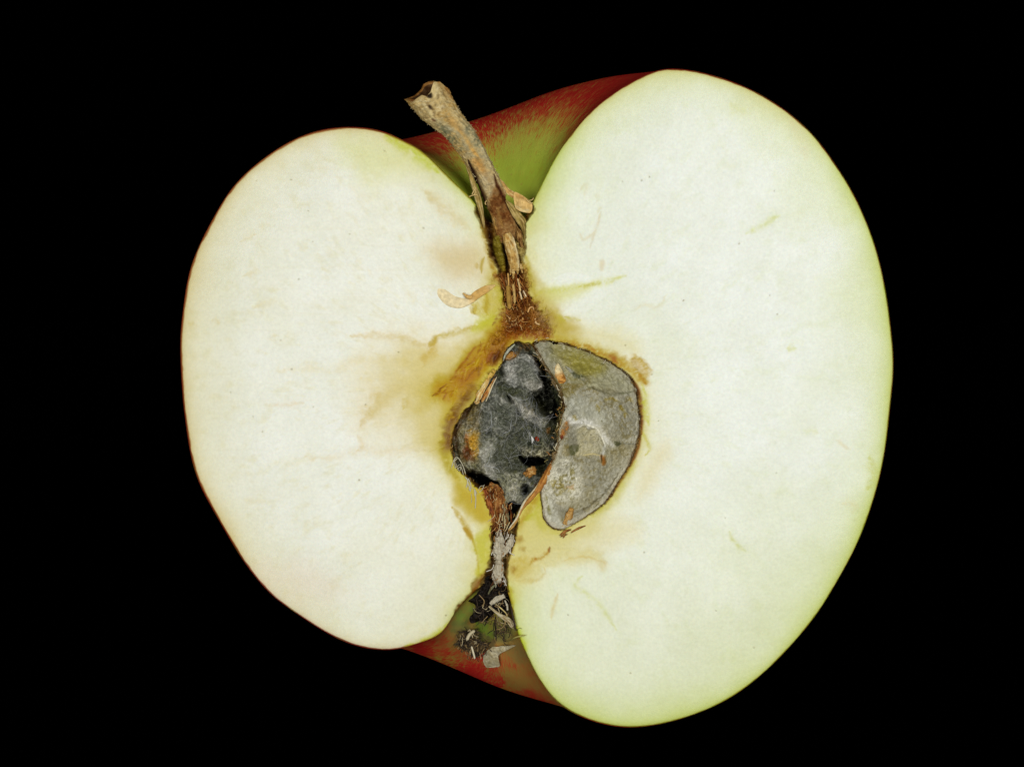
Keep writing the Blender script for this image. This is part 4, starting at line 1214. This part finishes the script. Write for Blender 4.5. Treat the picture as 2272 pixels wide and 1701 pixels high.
radial_patch('bark_flake', catmull(q('1', 1280, 1268, 1345, 1285, 1412, 1330, 1462, 1385, 1448, 1462, 1380, 1462, 1320, 1440, 1290, 1400), 60, True),
             q('1', 1365, 1370)[0], np.linspace(.03, 1, 16), paint_flake, M_dry, apple, skirt=5, label='orange tan flake wedged beside the stem')


# pale split wood standing in the stem channel
def paint_pith(f, v, u):
    r = fbm(u * 26, v * 60, 7, 9, 3)
    f.c[:] = rgb(186, 150, 82)
    f.mix(slice(None), sm(.0, .6, r) * .8, rgb(216, 196, 140))
    f.mix(slice(None), sm(.1, .7, -r) * .8, rgb(142, 98, 40))
    f.line(q('S', 760, 600, 800, 720, 830, 850, 840, 940), 4, rgb(228, 212, 166), .8, warp=1.5)  # highlight along the right flank, painted as a pale line
    f.z += 1.6 * r


ribbon('stem_splinter', q('S', 700, 570, 735, 680, 765, 800, 785, 900, 795, 980), [9, 12.5, 13, 12.5, 12, 10], [-9, -5, -4, -5, -9], [9, 11, 11, 10, 7],
       paint_pith, M_wood, stem, 110, 36, .8, label='pale split wood at the foot of the stem')
for a, w_ in (((765, 940, 775, 1010, 772, 1065), 4.2), ((815, 930, 820, 980, 818, 1020), 3.6), ((850, 900, 862, 950, 872, 1005), 3.4), ((740, 950, 745, 1000, 735, 1030), 2.4)):
    ribbon('splinter_tip', q('S', *a), [w_ * .8, w_, .6], [-5, -6, -10], [3, 3, 1], paint_pith, M_wood, stem, 24, 12, .3)

# brown fibres of the torn core tissue
rng = random.Random(21)
items = []
fib_cols = [rgb(156, 102, 44), rgb(128, 76, 28), rgb(176, 128, 66), rgb(94, 46, 14), rgb(150, 92, 36), rgb(120, 70, 26), rgb(186, 148, 92)]
poly_f = q('S', 610, 1010, 870, 1000, 930, 1150, 960, 1280, 1010, 1380, 1070, 1480, 1090, 1570, 1040, 1620, 900, 1640, 760, 1620, 680, 1560, 660, 1400, 690, 1280, 660, 1150)
lo, hi = poly_f.min(0), poly_f.max(0)
while len(items) < 420:
    px, py = rng.uniform(lo[0], hi[0]), rng.uniform(lo[1], hi[1])
    if not inside(np.array([px]), np.array([py]), poly_f)[0]:
        continue
    low_ = (py - lo[1]) / (hi[1] - lo[1])
    a = math.radians(78) + rng.gauss(0, .22 + 1.0 * max(0, low_ - .35))
    ln = rng.uniform(8, 30) * (1.2 - .55 * low_)
    z0 = rng.uniform(-9, 1) - 6
    pts = []
    for k in range(5):
        pts.append((px, py, z0 + 2.5 * math.sin(k * .8) + rng.uniform(-1, 1)))
        px += math.cos(a) * ln / 4; py += math.sin(a) * ln / 4
        a += rng.gauss(0, .18 + .35 * low_)
    items.append((pts, rng.uniform(.45, 1.25), fib_cols[rng.randrange(len(fib_cols))]))
for a, w_, c in (((715, 1130, 720, 1220, 725, 1300, 735, 1390), 5.5, rgb(160, 124, 56)), ((770, 1120, 785, 1230, 790, 1330), 3.4, rgb(190, 156, 92)),
                 ((715, 1000, 722, 1080, 720, 1150), 2.2, rgb(200, 156, 86)), ((820, 1060, 840, 1140, 850, 1200), 2.4, rgb(206, 174, 116)),
                 ((840, 1200, 855, 1240, 865, 1290), 2.0, rgb(220, 196, 150)), ((880, 1190, 900, 1230, 915, 1260), 1.8, rgb(214, 190, 150)),
                 ((930, 1430, 950, 1380, 985, 1370, 995, 1410), 2.0, rgb(204, 160, 100)), ((1010, 1490, 1020, 1540, 1060, 1560), 2.2, rgb(206, 170, 116)),
                 ((640, 1000, 660, 1080, 690, 1160), 2.2, rgb(120, 66, 22)), ((800, 1000, 810, 1080, 800, 1160), 2.0, rgb(110, 60, 20))):
    p = q('S', *a)
    items.append((np.c_[p, np.full(len(p), -3.0)], w_, c))
for zone, n, c_ in ((q('K', 480, 1220, 590, 1230, 600, 1400, 580, 1540, 520, 1540, 500, 1380), 90, None), (q('K', 590, 1340, 680, 1340, 650, 1540, 570, 1560), 46, None),
                     (q('7', 760, 60, 930, 130, 850, 330, 840, 560, 740, 560, 740, 300), 60, 1)):
    lo, hi = zone.min(0), zone.max(0)
    k = 0
    while k < n:
        px, py = rng.uniform(lo[0], hi[0]), rng.uniform(lo[1], hi[1])
        if not inside(np.array([px]), np.array([py]), zone)[0]:
            continue
        k += 1
        a = math.radians(92) + rng.gauss(0, .35); l_ = rng.uniform(8, 26); pts = []
        z0 = rng.uniform(-6, 2)
        for j in range(5):
            pts.append((px, py, z0 + rng.uniform(-1, 1)))
            px += math.cos(a) * l_ / 4; py += math.sin(a) * l_ / 4; a += rng.gauss(0, .3)
        pal = [rgb(216, 210, 194), rgb(190, 182, 160), rgb(150, 110, 60), rgb(90, 56, 26)] if c_ else [rgb(150, 96, 44), rgb(100, 48, 16), rgb(180, 136, 80), rgb(76, 34, 10), rgb(130, 80, 34), rgb(196, 178, 132)]
        items.append((pts, rng.uniform(.4, 1.2), rng.choice(pal)))
threads('core_fibres', items, M_wood, apple, label='torn brown fibres at the foot of the stem')


# ---- peeled curl of flesh left of the stem
def paint_flap(f, v, u):
    f.c[:] = rgb(224, 208, 164)
    f.mix(slice(None), np.clip(.4 + .7 * f.n1, 0, 1) * .5, rgb(222, 200, 150))
    f.mix(slice(None), sm(.52, .68, v) * sm(1.0, .85, v) * .85, rgb(194, 150, 74))
    f.mix(slice(None), sm(.85, 1.0, v) * .7, rgb(196, 158, 80))
    f.c += (f.s1 * .02)[:, None]


ribbon('flesh_flap', q('2', 320, 790, 345, 870, 430, 950, 530, 980, 620, 960, 690, 905, 780, 850, 880, 805), [9, 13, 14, 12, 8, 9, 8, 2],
       [-.6, -.2, 0, 0, .4, 1, .5, -1], [1.6, 2, 2.2, 2, 2, 2.2, 2, 1.2], paint_flap, M_dry, apple, 90, 28, .5, label='tan curl of flesh peeled from the cut')
ribbon('flesh_flap', q('2', 560, 880, 600, 915, 650, 930), [1, 4, 5], [3, 4, 5], [1.5, 3, 3], plain(rgb(200, 158, 84), rgb(214, 176, 110)), M_dry, apple, 24, 14, .4)


# ---- wall between the chambers, orange brown with a pale lip
def paint_wall(f, v, u):
    r = fbm(u * 20, v * 80, 8, 5, 3)
    f.c[:] = rgb(164, 110, 48)
    f.mix(slice(None), sm(0, .6, r) * .7, rgb(206, 152, 76))
    f.mix(slice(None), sm(.1, .7, -r) * .7, rgb(122, 66, 20))
    f.mix(slice(None), sm(.55, .8, v) * .5, rgb(196, 168, 100))
    f.z += r


ribbon('carpel_wall', q('K', 985, 1010, 960, 1060, 915, 1150, 880, 1215, 840, 1275, 790, 1335, 745, 1390, 715, 1450, 680, 1510, 645, 1550),
       [2, 5, 7, 8.5, 6.5, 5, 4, 3, 2.4, 1.5], [-18, -10, -5, -3, -2, -1, -2, -2, -3, -6], [4, 7, 8, 8, 7, 6, 5, 4, 3, 2], paint_wall, M_dry, apple, 120, 20, 1.0,
       label='orange brown wall between the two chambers')
ribbon('wall_lip', q('K', 925, 1110, 870, 1195, 820, 1265, 760, 1340, 735, 1385, 705, 1455, 665, 1510, 640, 1545), [.8, 1.8, 1.6, 2.4, 2.6, 2.2, 1.8, 1],
       [-6, -2, 0, 0, 1, 0, -1, -3], [2, 2.5, 2.5, 3, 3, 2.5, 2, 1], plain(rgb(206, 196, 164), rgb(170, 150, 100)), M_dry, apple, 90, 12, .6)
# folded membranes at the upper left chamber border
mem = sliver(rgb(204, 172, 100), rgb(150, 82, 28), rgb(222, 206, 158))
ribbon('membrane_fold', q('K', 520, 430, 480, 490, 445, 550, 415, 610, 425, 635), [2, 5, 6, 8, 5], [-12, -8, -7, -8, -14], [3, 4, 5, 5, 3], mem, M_dry, apple, 60, 18, .8)
ribbon('membrane_fold', q('K', 545, 450, 515, 510, 480, 570, 450, 625), [1.5, 4, 5, 2], [-14, -12, -11, -16], [3, 4, 4, 2],
       sliver(rgb(176, 116, 46), rgb(122, 62, 20), rgb(214, 184, 120)), M_dry, apple, 50, 16, .8)
ribbon('membrane_fold', q('K', 570, 330, 535, 390, 505, 440, 450, 500, 425, 560), [2, 7, 5, 4, 2], [-12, -9, -10, -12, -15], [3, 4, 4, 3, 2],
       sliver(rgb(196, 160, 70), rgb(150, 94, 30), rgb(206, 184, 104)), M_dry, apple, 60, 18, .6)
ribbon('membrane_fold', q('K', 560, 440, 530, 500, 505, 560, 480, 620), [.8, 1.6, 1.6, .8], [-8, -6, -7, -12], [1.5, 2, 2, 1], plain(rgb(208, 196, 160)), M_dry, apple, 40, 10, .3)
ribbon('membrane_fold', q('K', 690, 205, 650, 245, 620, 285, 605, 330), [1.5, 3, 2.4, 1], [-4, -3, -5, -10], [2, 3, 2, 1], plain(rgb(176, 178, 160), rgb(130, 130, 96)), M_dry, apple, 40, 12, .5)

# ---- small remains lying in the chambers
def crumb(name, pts, z, hgt, c1, c2, c3=None, grid='K', label=None, mat=M_dry):
    P = catmull(q(grid, *pts), 60, True)
    cen = P.mean(0)
    P = cen + (P - cen) * (1 + .28 * fbm(P[:, 0], P[:, 1], 7, 3, 3))[:, None]

    def paint(f, e):
        f.c[:] = c1
        f.mix(slice(None), np.clip(.5 + 1.1 * f.f1 + .6 * f.s1, 0, 1) * .75, c2)
        if c3 is not None:
            f.mix(slice(None), sm(.1, .6, e + .3 * f.f1) * .75, c3)
        f.mix(slice(None), sm(.5, 1.0, f.s1 + .4 * f.f2) * .7, rgb(216, 188, 130))
        f.mix(slice(None), sm(.4, 1.0, -f.s1 + .4 * f.f2) * .6, rgb(96, 58, 24))
        f.z = z + hgt * np.sqrt(np.clip(1 - (1 - e) ** 2, 0, 1)) + 2.2 * f.f1 + 1.6 * f.s1
    return radial_patch(name, P, cen, np.linspace(.02, 1, 18), paint, mat, apple, skirt=hgt * 1.3 + 5, label=label)


def paint_husk(f, e):
    f.c[:] = rgb(204, 150, 74)
    f.mix(slice(None), np.clip(.4 + 1.2 * f.s1 + .8 * f.f1, 0, 1) * .8, rgb(140, 86, 28))
    f.mix(slice(None), sm(845, 822, f.y + .35 * (f.x - 1230) + 2 * f.f1), rgb(226, 208, 160))
    f.line(q('4', 350, 560, 345, 700, 380, 800), 3, rgb(156, 88, 26), .8, warp=1.5)
    f.line(q('4', 390, 500, 372, 560, 365, 620), 2.5, rgb(196, 142, 66), .8, warp=1.5)
    f.z = -12 + 13 * np.sqrt(np.clip(1 - (1 - e) ** 2, 0, 1)) + 1.2 * f.f1 + 1.1 * f.s1


radial_patch('seed_husk', catmull(q('4', 425, 480, 480, 560, 530, 660, 562, 760, 520, 820, 450, 850, 385, 810, 345, 740, 350, 640, 365, 540), 70, True),
             q('4', 445, 700)[0], np.linspace(.02, 1, 26), paint_husk, M_dry, apple, skirt=22, label='small pale and orange seed husk above the grey lining')
crumb('husk_crumb', (760, 1125, 790, 1095, 820, 1080, 845, 1105, 838, 1140, 800, 1165, 765, 1170, 745, 1145), -24, 13, rgb(190, 140, 70), rgb(146, 96, 42), rgb(166, 116, 54),
      label='orange crumb in the mouldy chamber')
crumb('husk_crumb', (830, 878, 850, 870, 866, 885, 858, 905, 838, 905), -14, 6, rgb(150, 52, 16), rgb(120, 36, 10), label='red speck in the mould')
ribbon('husk_sliver', q('K', 808, 868, 818, 895, 812, 920), [.8, 2.8, .6], [-9, -6, -10], [1, 1.6, 1], plain(rgb(224, 224, 216)), M_dry, apple, 20, 10, .2)
crumb('husk_crumb', (1040, 1460, 1060, 1410, 1090, 1385, 1112, 1420, 1100, 1480, 1060, 1520, 1025, 1520), -10, 8, rgb(176, 134, 66), rgb(140, 98, 44), rgb(190, 152, 90),
      label='orange husk at the bottom of the grey lining')
crumb('husk_crumb', (1040, 840, 1060, 780, 1078, 770, 1080, 830, 1058, 880, 1040, 890), -16, 6, rgb(154, 104, 48), rgb(112, 62, 24), rgb(176, 128, 70))
crumb('husk_crumb', (620, 290, 660, 262, 692, 262, 690, 300, 640, 322), -16, 8, rgb(160, 112, 44), rgb(120, 74, 26), rgb(176, 132, 66))
# torn brown tissue under the mouldy chamber
tis = sliver(rgb(138, 86, 38), rgb(78, 36, 12), rgb(172, 124, 66))
ribbon('core_remnant', q('K', 500, 1225, 545, 1240, 570, 1300, 575, 1380, 570, 1460, 560, 1560), [4, 10, 12, 11, 10, 6], [-18, -11, -9, -10, -12, -16], [5, 9, 9, 8, 7, 4], tis, M_dry,
       apple, 110, 40, 4.5, 6, label='torn red-brown core tissue below the mould')
ribbon('core_remnant', q('K', 470, 1250, 495, 1320, 520, 1400, 535, 1490), [3, 6, 6, 3], [-6, -3, -3, -6], [3, 5, 5, 3], sliver(rgb(122, 58, 18), rgb(80, 32, 8), rgb(170, 108, 48)), M_dry,
       apple, 50, 16, 1.2)
ribbon('core_remnant', q('K', 600, 1290, 610, 1380, 625, 1450, 610, 1530), [3, 6, 7, 4], [-14, -10, -10, -14], [3, 6, 6, 3], sliver(rgb(110, 96, 60), rgb(56, 34, 14), rgb(180, 168, 128)), M_dry,
       apple, 50, 16, 1.5)
# thin brown sticks under the grey lining
for a, w_ in (((1095, 1560, 1140, 1535, 1200, 1512), 2.6), ((1015, 1580, 1050, 1555, 1095, 1540), 3.2), ((1020, 1590, 1045, 1580, 1070, 1575), 2.0), ((1040, 1600, 1050, 1570, 1060, 1540), 2.0)):
    ribbon('brown_stick', q('K', *a), [w_ * .6, w_, w_ * .5], [2, 2.5, 2], w_ * .8, sliver(rgb(120, 74, 32), rgb(70, 36, 12), rgb(168, 116, 60)), M_wood, apple, 26, 10, .6)

# ---- white pith and dried calyx below the core
def paint_white(f, v, u):
    r = fbm(u * 24, v * 60, 7, 9, 3)
    f.c[:] = rgb(176, 167, 143)
    f.mix(slice(None), sm(.05, .6, -r) * .75, rgb(150, 138, 112))
    f.mix(slice(None), sm(.2, .7, r) * .7, rgb(198, 192, 172))
    f.z += 1.5 * r


ribbon('calyx_pith', q('7', 800, 80, 800, 180, 790, 280, 800, 380, 790, 470, 780, 560), [3, 10, 11, 8, 12, 8], [-8, -4, -3, -5, -4, -8], [4, 7, 7, 6, 7, 5], paint_white, M_dry, apple, 120, 40, 3.4, 5,
       label='white fibrous pith above the calyx')
ribbon('calyx_pith', q('7', 925, 140, 890, 210, 850, 270, 820, 330), [2, 8, 8, 3], [-4, -2, -2, -5], [3, 5, 5, 3], paint_white, M_dry, apple, 70, 30, 2.6, 5)
ribbon('calyx_pith', q('7', 720, 730, 770, 695, 845, 655), [4.5, 6.5, 4], [2, 4, 2], [4, 5, 3], paint_white, M_dry, apple, 50, 24, 1.8, 5)
ribbon('calyx_pith', q('7', 712, 745, 760, 790, 830, 840, 890, 880, 915, 930), [2.5, 3, 4.5, 6, 6], [-2, -2, -4, -6, -12], [2.5, 3, 3.5, 4, 4],
       sliver(rgb(168, 154, 114), rgb(120, 94, 54), rgb(196, 186, 154)), M_dry, apple, 60, 16, .8)
ribbon('calyx_pith', q('7', 845, 695, 865, 735, 872, 785), [1.5, 2.6, 1.5], [0, 1, -2], [2, 2.5, 1.5], paint_white, M_dry, apple, 24, 12, .5)
ribbon('calyx_pith', q('7', 760, 720, 850, 800, 870, 840), [1, 1.6, 1], [-6, -6, -8], 1.5, plain(rgb(190, 170, 110)), M_dry, apple, 24, 10, .3)
ribbon('calyx_pith', q('7', 775, 560, 730, 600, 705, 650), [3, 3, 1], [-6, -7, -10], [3, 3, 1], plain(rgb(120, 118, 90), rgb(80, 78, 48)), M_dry, apple, 24, 12, .6)


def on_basin(P, lift):
    return np.array([skin_z(*p) for p in P]) + lift


# dry lump in the calyx tube, coloured near black for the cavity's shade
def paint_calyx(f, e):
    f.c[:] = rgb(20, 14, 8)
    f.mix(slice(None), sm(.3, .9, f.f1 + .6 * f.s1) * .5, rgb(70, 54, 28))
    f.z = -20 - .16 * np.clip(f.y - 1320, 0, 200) + 4 * f.n1 + 4 * f.f1 + 2.5 * f.s1 - 10 * sm(.3, 0, e)


radial_patch('calyx_tube', catmull(q('7', 690, 500, 760, 520, 850, 560, 868, 660, 890, 760, 850, 830, 780, 800, 740, 830, 690, 880, 640, 880, 560, 900, 545, 850, 590, 800,
                                     590, 740, 530, 700, 600, 630), 150, True), q('7', 700, 690)[0], np.linspace(.02, 1, 50), paint_calyx, M_dry, apple, skirt=16,
             label='dry calyx tube with the shade of its cavity painted in')


# dried sepals in the basin
def sepal(pts, c1, c2, lift=3, thick=4, label=None, name='sepal'):
    P = catmull(q('7', *pts), 60, True)
    cen = P.mean(0)
    P = cen + (P - cen) * (1 + .07 * fbm(P[:, 0], P[:, 1], 9, 3, 3))[:, None]
    zc = on_basin(P[::6], 0)
    # fit a plane to the skin below
    Am = np.c_[P[::6], np.ones(len(P[::6]))]
    k, *_ = np.linalg.lstsq(Am, zc, rcond=None)

    def paint(f, e):
        f.c[:] = c1
        f.mix(slice(None), np.clip(.45 + .9 * f.f1 + .6 * f.s1, 0, 1) * .75, c2)
        f.z = f.x * k[0] + f.y * k[1] + k[2] + lift + thick * sm(0, .5, e) + 1.5 * f.f1 + f.s1
    return radial_patch(name, P, cen, np.linspace(.02, 1, 22), paint, M_dry, apple, skirt=thick + lift + 6, label=label)


sepal((655, 1235, 690, 1150, 745, 1115, 830, 1105, 945, 1092, 880, 1125, 815, 1165, 785, 1215, 805, 1280, 750, 1300, 690, 1290), rgb(200, 190, 156), rgb(160, 146, 104), 5, 5,
      'pale crescent of dried sepal at the bottom')
sepal((400, 1100, 440, 1070, 500, 1040, 540, 980, 560, 1020, 500, 1090), rgb(56, 50, 36), rgb(110, 96, 66), 4, 5)
sepal((480, 1100, 560, 1060, 680, 1080, 700, 1120, 640, 1170, 590, 1215, 540, 1170), rgb(120, 100, 66), rgb(62, 48, 28), 4, 5)

# tangle of dried stamens and calyx hairs
rng = random.Random(5)
items = []
cols = [rgb(186, 170, 130), rgb(120, 96, 60), rgb(58, 44, 30), rgb(206, 198, 168), rgb(40, 30, 20), rgb(150, 124, 80)]
for zone, n, ln, spread in ((q('7', 470, 980, 560, 940, 640, 1060, 720, 1060, 700, 1140, 600, 1220, 520, 1160, 440, 1110), 200, 20, 3.1),
                            (q('7', 560, 650, 850, 600, 900, 800, 860, 900, 620, 900, 560, 800), 90, 30, 1.2),
                            (q('7', 760, 860, 930, 820, 940, 940, 800, 1040, 740, 1000), 34, 30, .8)):
    lo, hi = zone.min(0), zone.max(0)
    k = 0
    while k < n:
        px, py = rng.uniform(lo[0], hi[0]), rng.uniform(lo[1], hi[1])
        if not inside(np.array([px]), np.array([py]), zone)[0]:
            continue
        k += 1
        a = math.radians(75) + rng.uniform(-spread, spread)
        l_ = rng.uniform(.4, 1.2) * ln
        z0 = min(-2, skin_z(px, py) + rng.uniform(3, 16)) if py > 1380 else rng.uniform(-20, -4)
        pts = []
        for j in range(5):
            pts.append((px, py, z0 + rng.uniform(-1.5, 2.5)))
            px += math.cos(a) * l_ / 4; py += math.sin(a) * l_ / 4; a += rng.gauss(0, .55)
        items.append((pts, rng.uniform(.35, 1.0), cols[rng.choice([0, 1, 2, 2, 2, 2, 4, 4, 4, 5])]))
for pts, r, c in (((600, 820, 605, 785, 640, 770, 655, 790), 1.4, rgb(130, 100, 70)), ((770, 840, 760, 900, 770, 980, 772, 1060), 1.6, rgb(40, 26, 16)),
                  ((730, 820, 700, 870, 670, 930), 1.3, rgb(40, 28, 16)), ((520, 1050, 545, 1000, 590, 965), 4, rgb(186, 174, 140)), ((590, 1210, 575, 1150, 560, 1100), 2.4, rgb(200, 190, 160)),
                  ((690, 640, 720, 660, 745, 670), 1.4, rgb(120, 100, 80)), ((940, 940, 920, 850, 900, 760, 880, 700), 2.2, rgb(50, 34, 20)),
                  ((870, 1060, 920, 1020, 980, 1000, 1032, 996), 1.3, rgb(150, 140, 70)), ((890, 1050, 960, 1010, 1000, 995), 1.1, rgb(170, 160, 90))):
    p = q('7', *pts)
    z_ = np.array([max(-60, min(2, skin_z(a[0], a[1]) + 12)) if a[0] < 1138 else 4 for a in p])
    items.append((np.c_[p, z_], r, c))
threads('calyx_hairs', items, M_thread, apple, label='tangle of dried calyx hairs')

# ---- mould threads spun across the chamber
rng = random.Random(11)
items = []
grey = [rgb(150, 152, 154), rgb(130, 133, 136), rgb(110, 112, 110), rgb(164, 164, 160)]
zones = ((q('K', 470, 560, 720, 560, 900, 760, 930, 900, 760, 1040, 560, 1100, 440, 1060, 440, 800), 45, 46, 1.0),
         (q('K', 610, 300, 860, 300, 880, 520, 640, 520), 26, 34, .8),
         (q('K', 660, 580, 830, 560, 900, 780, 760, 860), 40, 46, .25),
         (q('K', 580, 1150, 760, 1150, 780, 1330, 620, 1340), 24, 26, 1.0))
for zone, n, ln, sp in zones:
    lo, hi = zone.min(0), zone.max(0)
    k = 0
    while k < n:
        px, py = rng.uniform(lo[0], hi[0]), rng.uniform(lo[1], hi[1])
        if not inside(np.array([px]), np.array([py]), zone)[0]:
            continue
        k += 1
        a = rng.gauss(math.radians(70), sp * 1.4)
        l_ = rng.uniform(.4, 1.3) * ln
        z0 = rng.uniform(-16, -3); pts = []
        cv = rng.gauss(0, .35)
        for j in range(6):
            pts.append((px, py, z0 + rng.uniform(-2, 2)))
            px += math.cos(a) * l_ / 5; py += math.sin(a) * l_ / 5; a += cv + rng.gauss(0, .2)
        items.append((pts, rng.choice([.12, .16, .2, .26]), grey[rng.randrange(4)]))
for pts, r in (((470, 830, 515, 800, 520, 730, 515, 680), 1.0), ((600, 850, 650, 830, 660, 790, 665, 750), 1.0), ((640, 560, 680, 590, 740, 600), .9), ((690, 600, 760, 610, 790, 590), .8),
               ((480, 1080, 560, 1100, 580, 1130), 1.2), ((800, 590, 790, 640, 750, 650), .7), ((525, 960, 500, 1050, 470, 1090), 1.0)):
    p = q('K', *pts)
    items.append((np.c_[p, np.full(len(p), -7.0)], r * .4, rgb(170, 172, 172)))
# pale fibres arching over the left rim
for pts, r in (((240, 1085, 250, 1040, 275, 1020, 310, 1070, 335, 1140), 1.6), ((262, 1100, 255, 1050, 280, 1025), 1.3), ((255, 1100, 300, 1070, 290, 1120, 262, 1060), 1.0),
               ((270, 1110, 300, 1090, 320, 1150), 1.2), ((232, 1100, 242, 1060, 262, 1035), 1.0), ((330, 1160, 350, 1190, 340, 1240), 2.6), ((352, 1170, 372, 1220, 368, 1270), 2.2),
               ((345, 1190, 360, 1230, 362, 1260), 2.4), ((405, 1260, 408, 1320, 404, 1390), 2.0), ((398, 1250, 402, 1300), 2.2), ((375, 1280, 378, 1330, 376, 1350), .9),
               ((430, 1275, 455, 1250, 470, 1215), 1.3), ((425, 1260, 440, 1230, 462, 1225), 1.0), ((360, 1230, 400, 1250, 420, 1290), .9)):
    p = q('K', *pts)
    items.append((np.c_[p, np.full(len(p), 1.0)], r * .6, rgb(190, 184, 156)))
threads('mould_threads', items, M_thread, apple, label='fine grey mould threads across the core')

# ---- shreds of membrane along the borders of both chambers
rng = random.Random(77)
items = []
pal_r = [rgb(120, 92, 44), rgb(86, 58, 24), rgb(176, 166, 130), rgb(150, 132, 84), rgb(70, 52, 24), rgb(196, 188, 160)]
pal_l = [rgb(110, 78, 34), rgb(70, 42, 16), rgb(150, 128, 76), rgb(176, 146, 84), rgb(58, 36, 16)]
for P, n, pal, zz in ((core_rs, 210, pal_r, -5), (core_ls, 170, pal_l, -9)):
    for k in range(n):
        j = rng.randrange(len(P))
        t = P[(j + 2) % len(P)] - P[j - 2]
        a = math.atan2(t[1], t[0]) + rng.gauss(0, .55)
        p = P[j] + np.array([rng.gauss(0, 2.6), rng.gauss(0, 2.6)])
        l_ = rng.uniform(4, 17); pts = []
        z0 = zz + rng.uniform(-3, 4)
        for i_ in range(4):
            pts.append((p[0], p[1], z0 + rng.uniform(-1, 1)))
            p = p + np.array([math.cos(a), math.sin(a)]) * l_ / 3; a += rng.gauss(0, .35)
        items.append((pts, rng.uniform(.35, 1.15), rng.choice(pal)))
# ragged strip where the lining tears away from the mould
tear = catmull(q('K', 880, 310, 950, 430, 1015, 530, 1035, 640, 1025, 730, 1005, 820, 1000, 920, 980, 990, 950, 1060), 80)
for k in range(130):
    j = rng.randrange(80)
    p = tear[j] + np.array([rng.gauss(0, 5), rng.gauss(0, 4)])
    a = rng.uniform(0, 6.28); l_ = rng.uniform(3, 12); pts = []
    z0 = rng.uniform(-16, -6)
    for i_ in range(4):
        pts.append((p[0], p[1], z0 + rng.uniform(-1.5, 1.5)))
        p = p + np.array([math.cos(a), math.sin(a)]) * l_ / 3; a += rng.gauss(0, .6)
    items.append((pts, rng.uniform(.4, 1.6), rng.choice([rgb(120, 108, 60), rgb(88, 76, 36), rgb(160, 148, 108), rgb(140, 96, 44), rgb(52, 44, 22)])))
threads('membrane_shreds', items, M_dry, apple, label='torn membrane shreds around the chambers')

# ---- loose fibres on the stem and the scars at its foot
rng = random.Random(31)
items = []
for k in range(240):
    v = rng.uniform(.02, .62)
    i = int(v * 329)
    if k == 0:
        LL = catmull(stem_L, 330); RR = catmull(stem_R, 330)
    s = rng.choice([-1, 1]) * rng.uniform(.75, 1.0)
    c = (LL[i] + RR[i]) / 2; h = (RR[i] - LL[i]) / 2
    hn = h / np.linalg.norm(h)
    p0 = c + h * s
    z0 = 14 - 20 * v + 10 * math.sqrt(max(0, 1 - s * s))
    d = hn * math.copysign(1, s) * rng.uniform(1, 5) + np.array([.5, .8]) * rng.uniform(-3, 3)
    items.append((np.array([[*p0, z0], [*(p0 + d * .6), z0 + rng.uniform(0, 2)], [*(p0 + d), z0 + rng.uniform(0, 3)]]), rng.uniform(.4, .8), rgb(190, 172, 126)))
for pts, r in (((870, 1290, 895, 1240, 910, 1215), 1.4), ((880, 1300, 905, 1270, 900, 1240), 1.1), ((1010, 1390, 1000, 1370, 1020, 1340), 1.2), ((840, 1310, 900, 1290, 930, 1300), 1.2),
               ((1420, 1350, 1460, 1340, 1475, 1320), 1.2), ((1400, 1340, 1440, 1370, 1470, 1370), 1.4)):
    p = q('1', *pts)
    items.append((np.c_[p, np.full(len(p), 3.0)], r, rgb(200, 172, 110)))
threads('stem_fuzz', items, M_thread, stem)
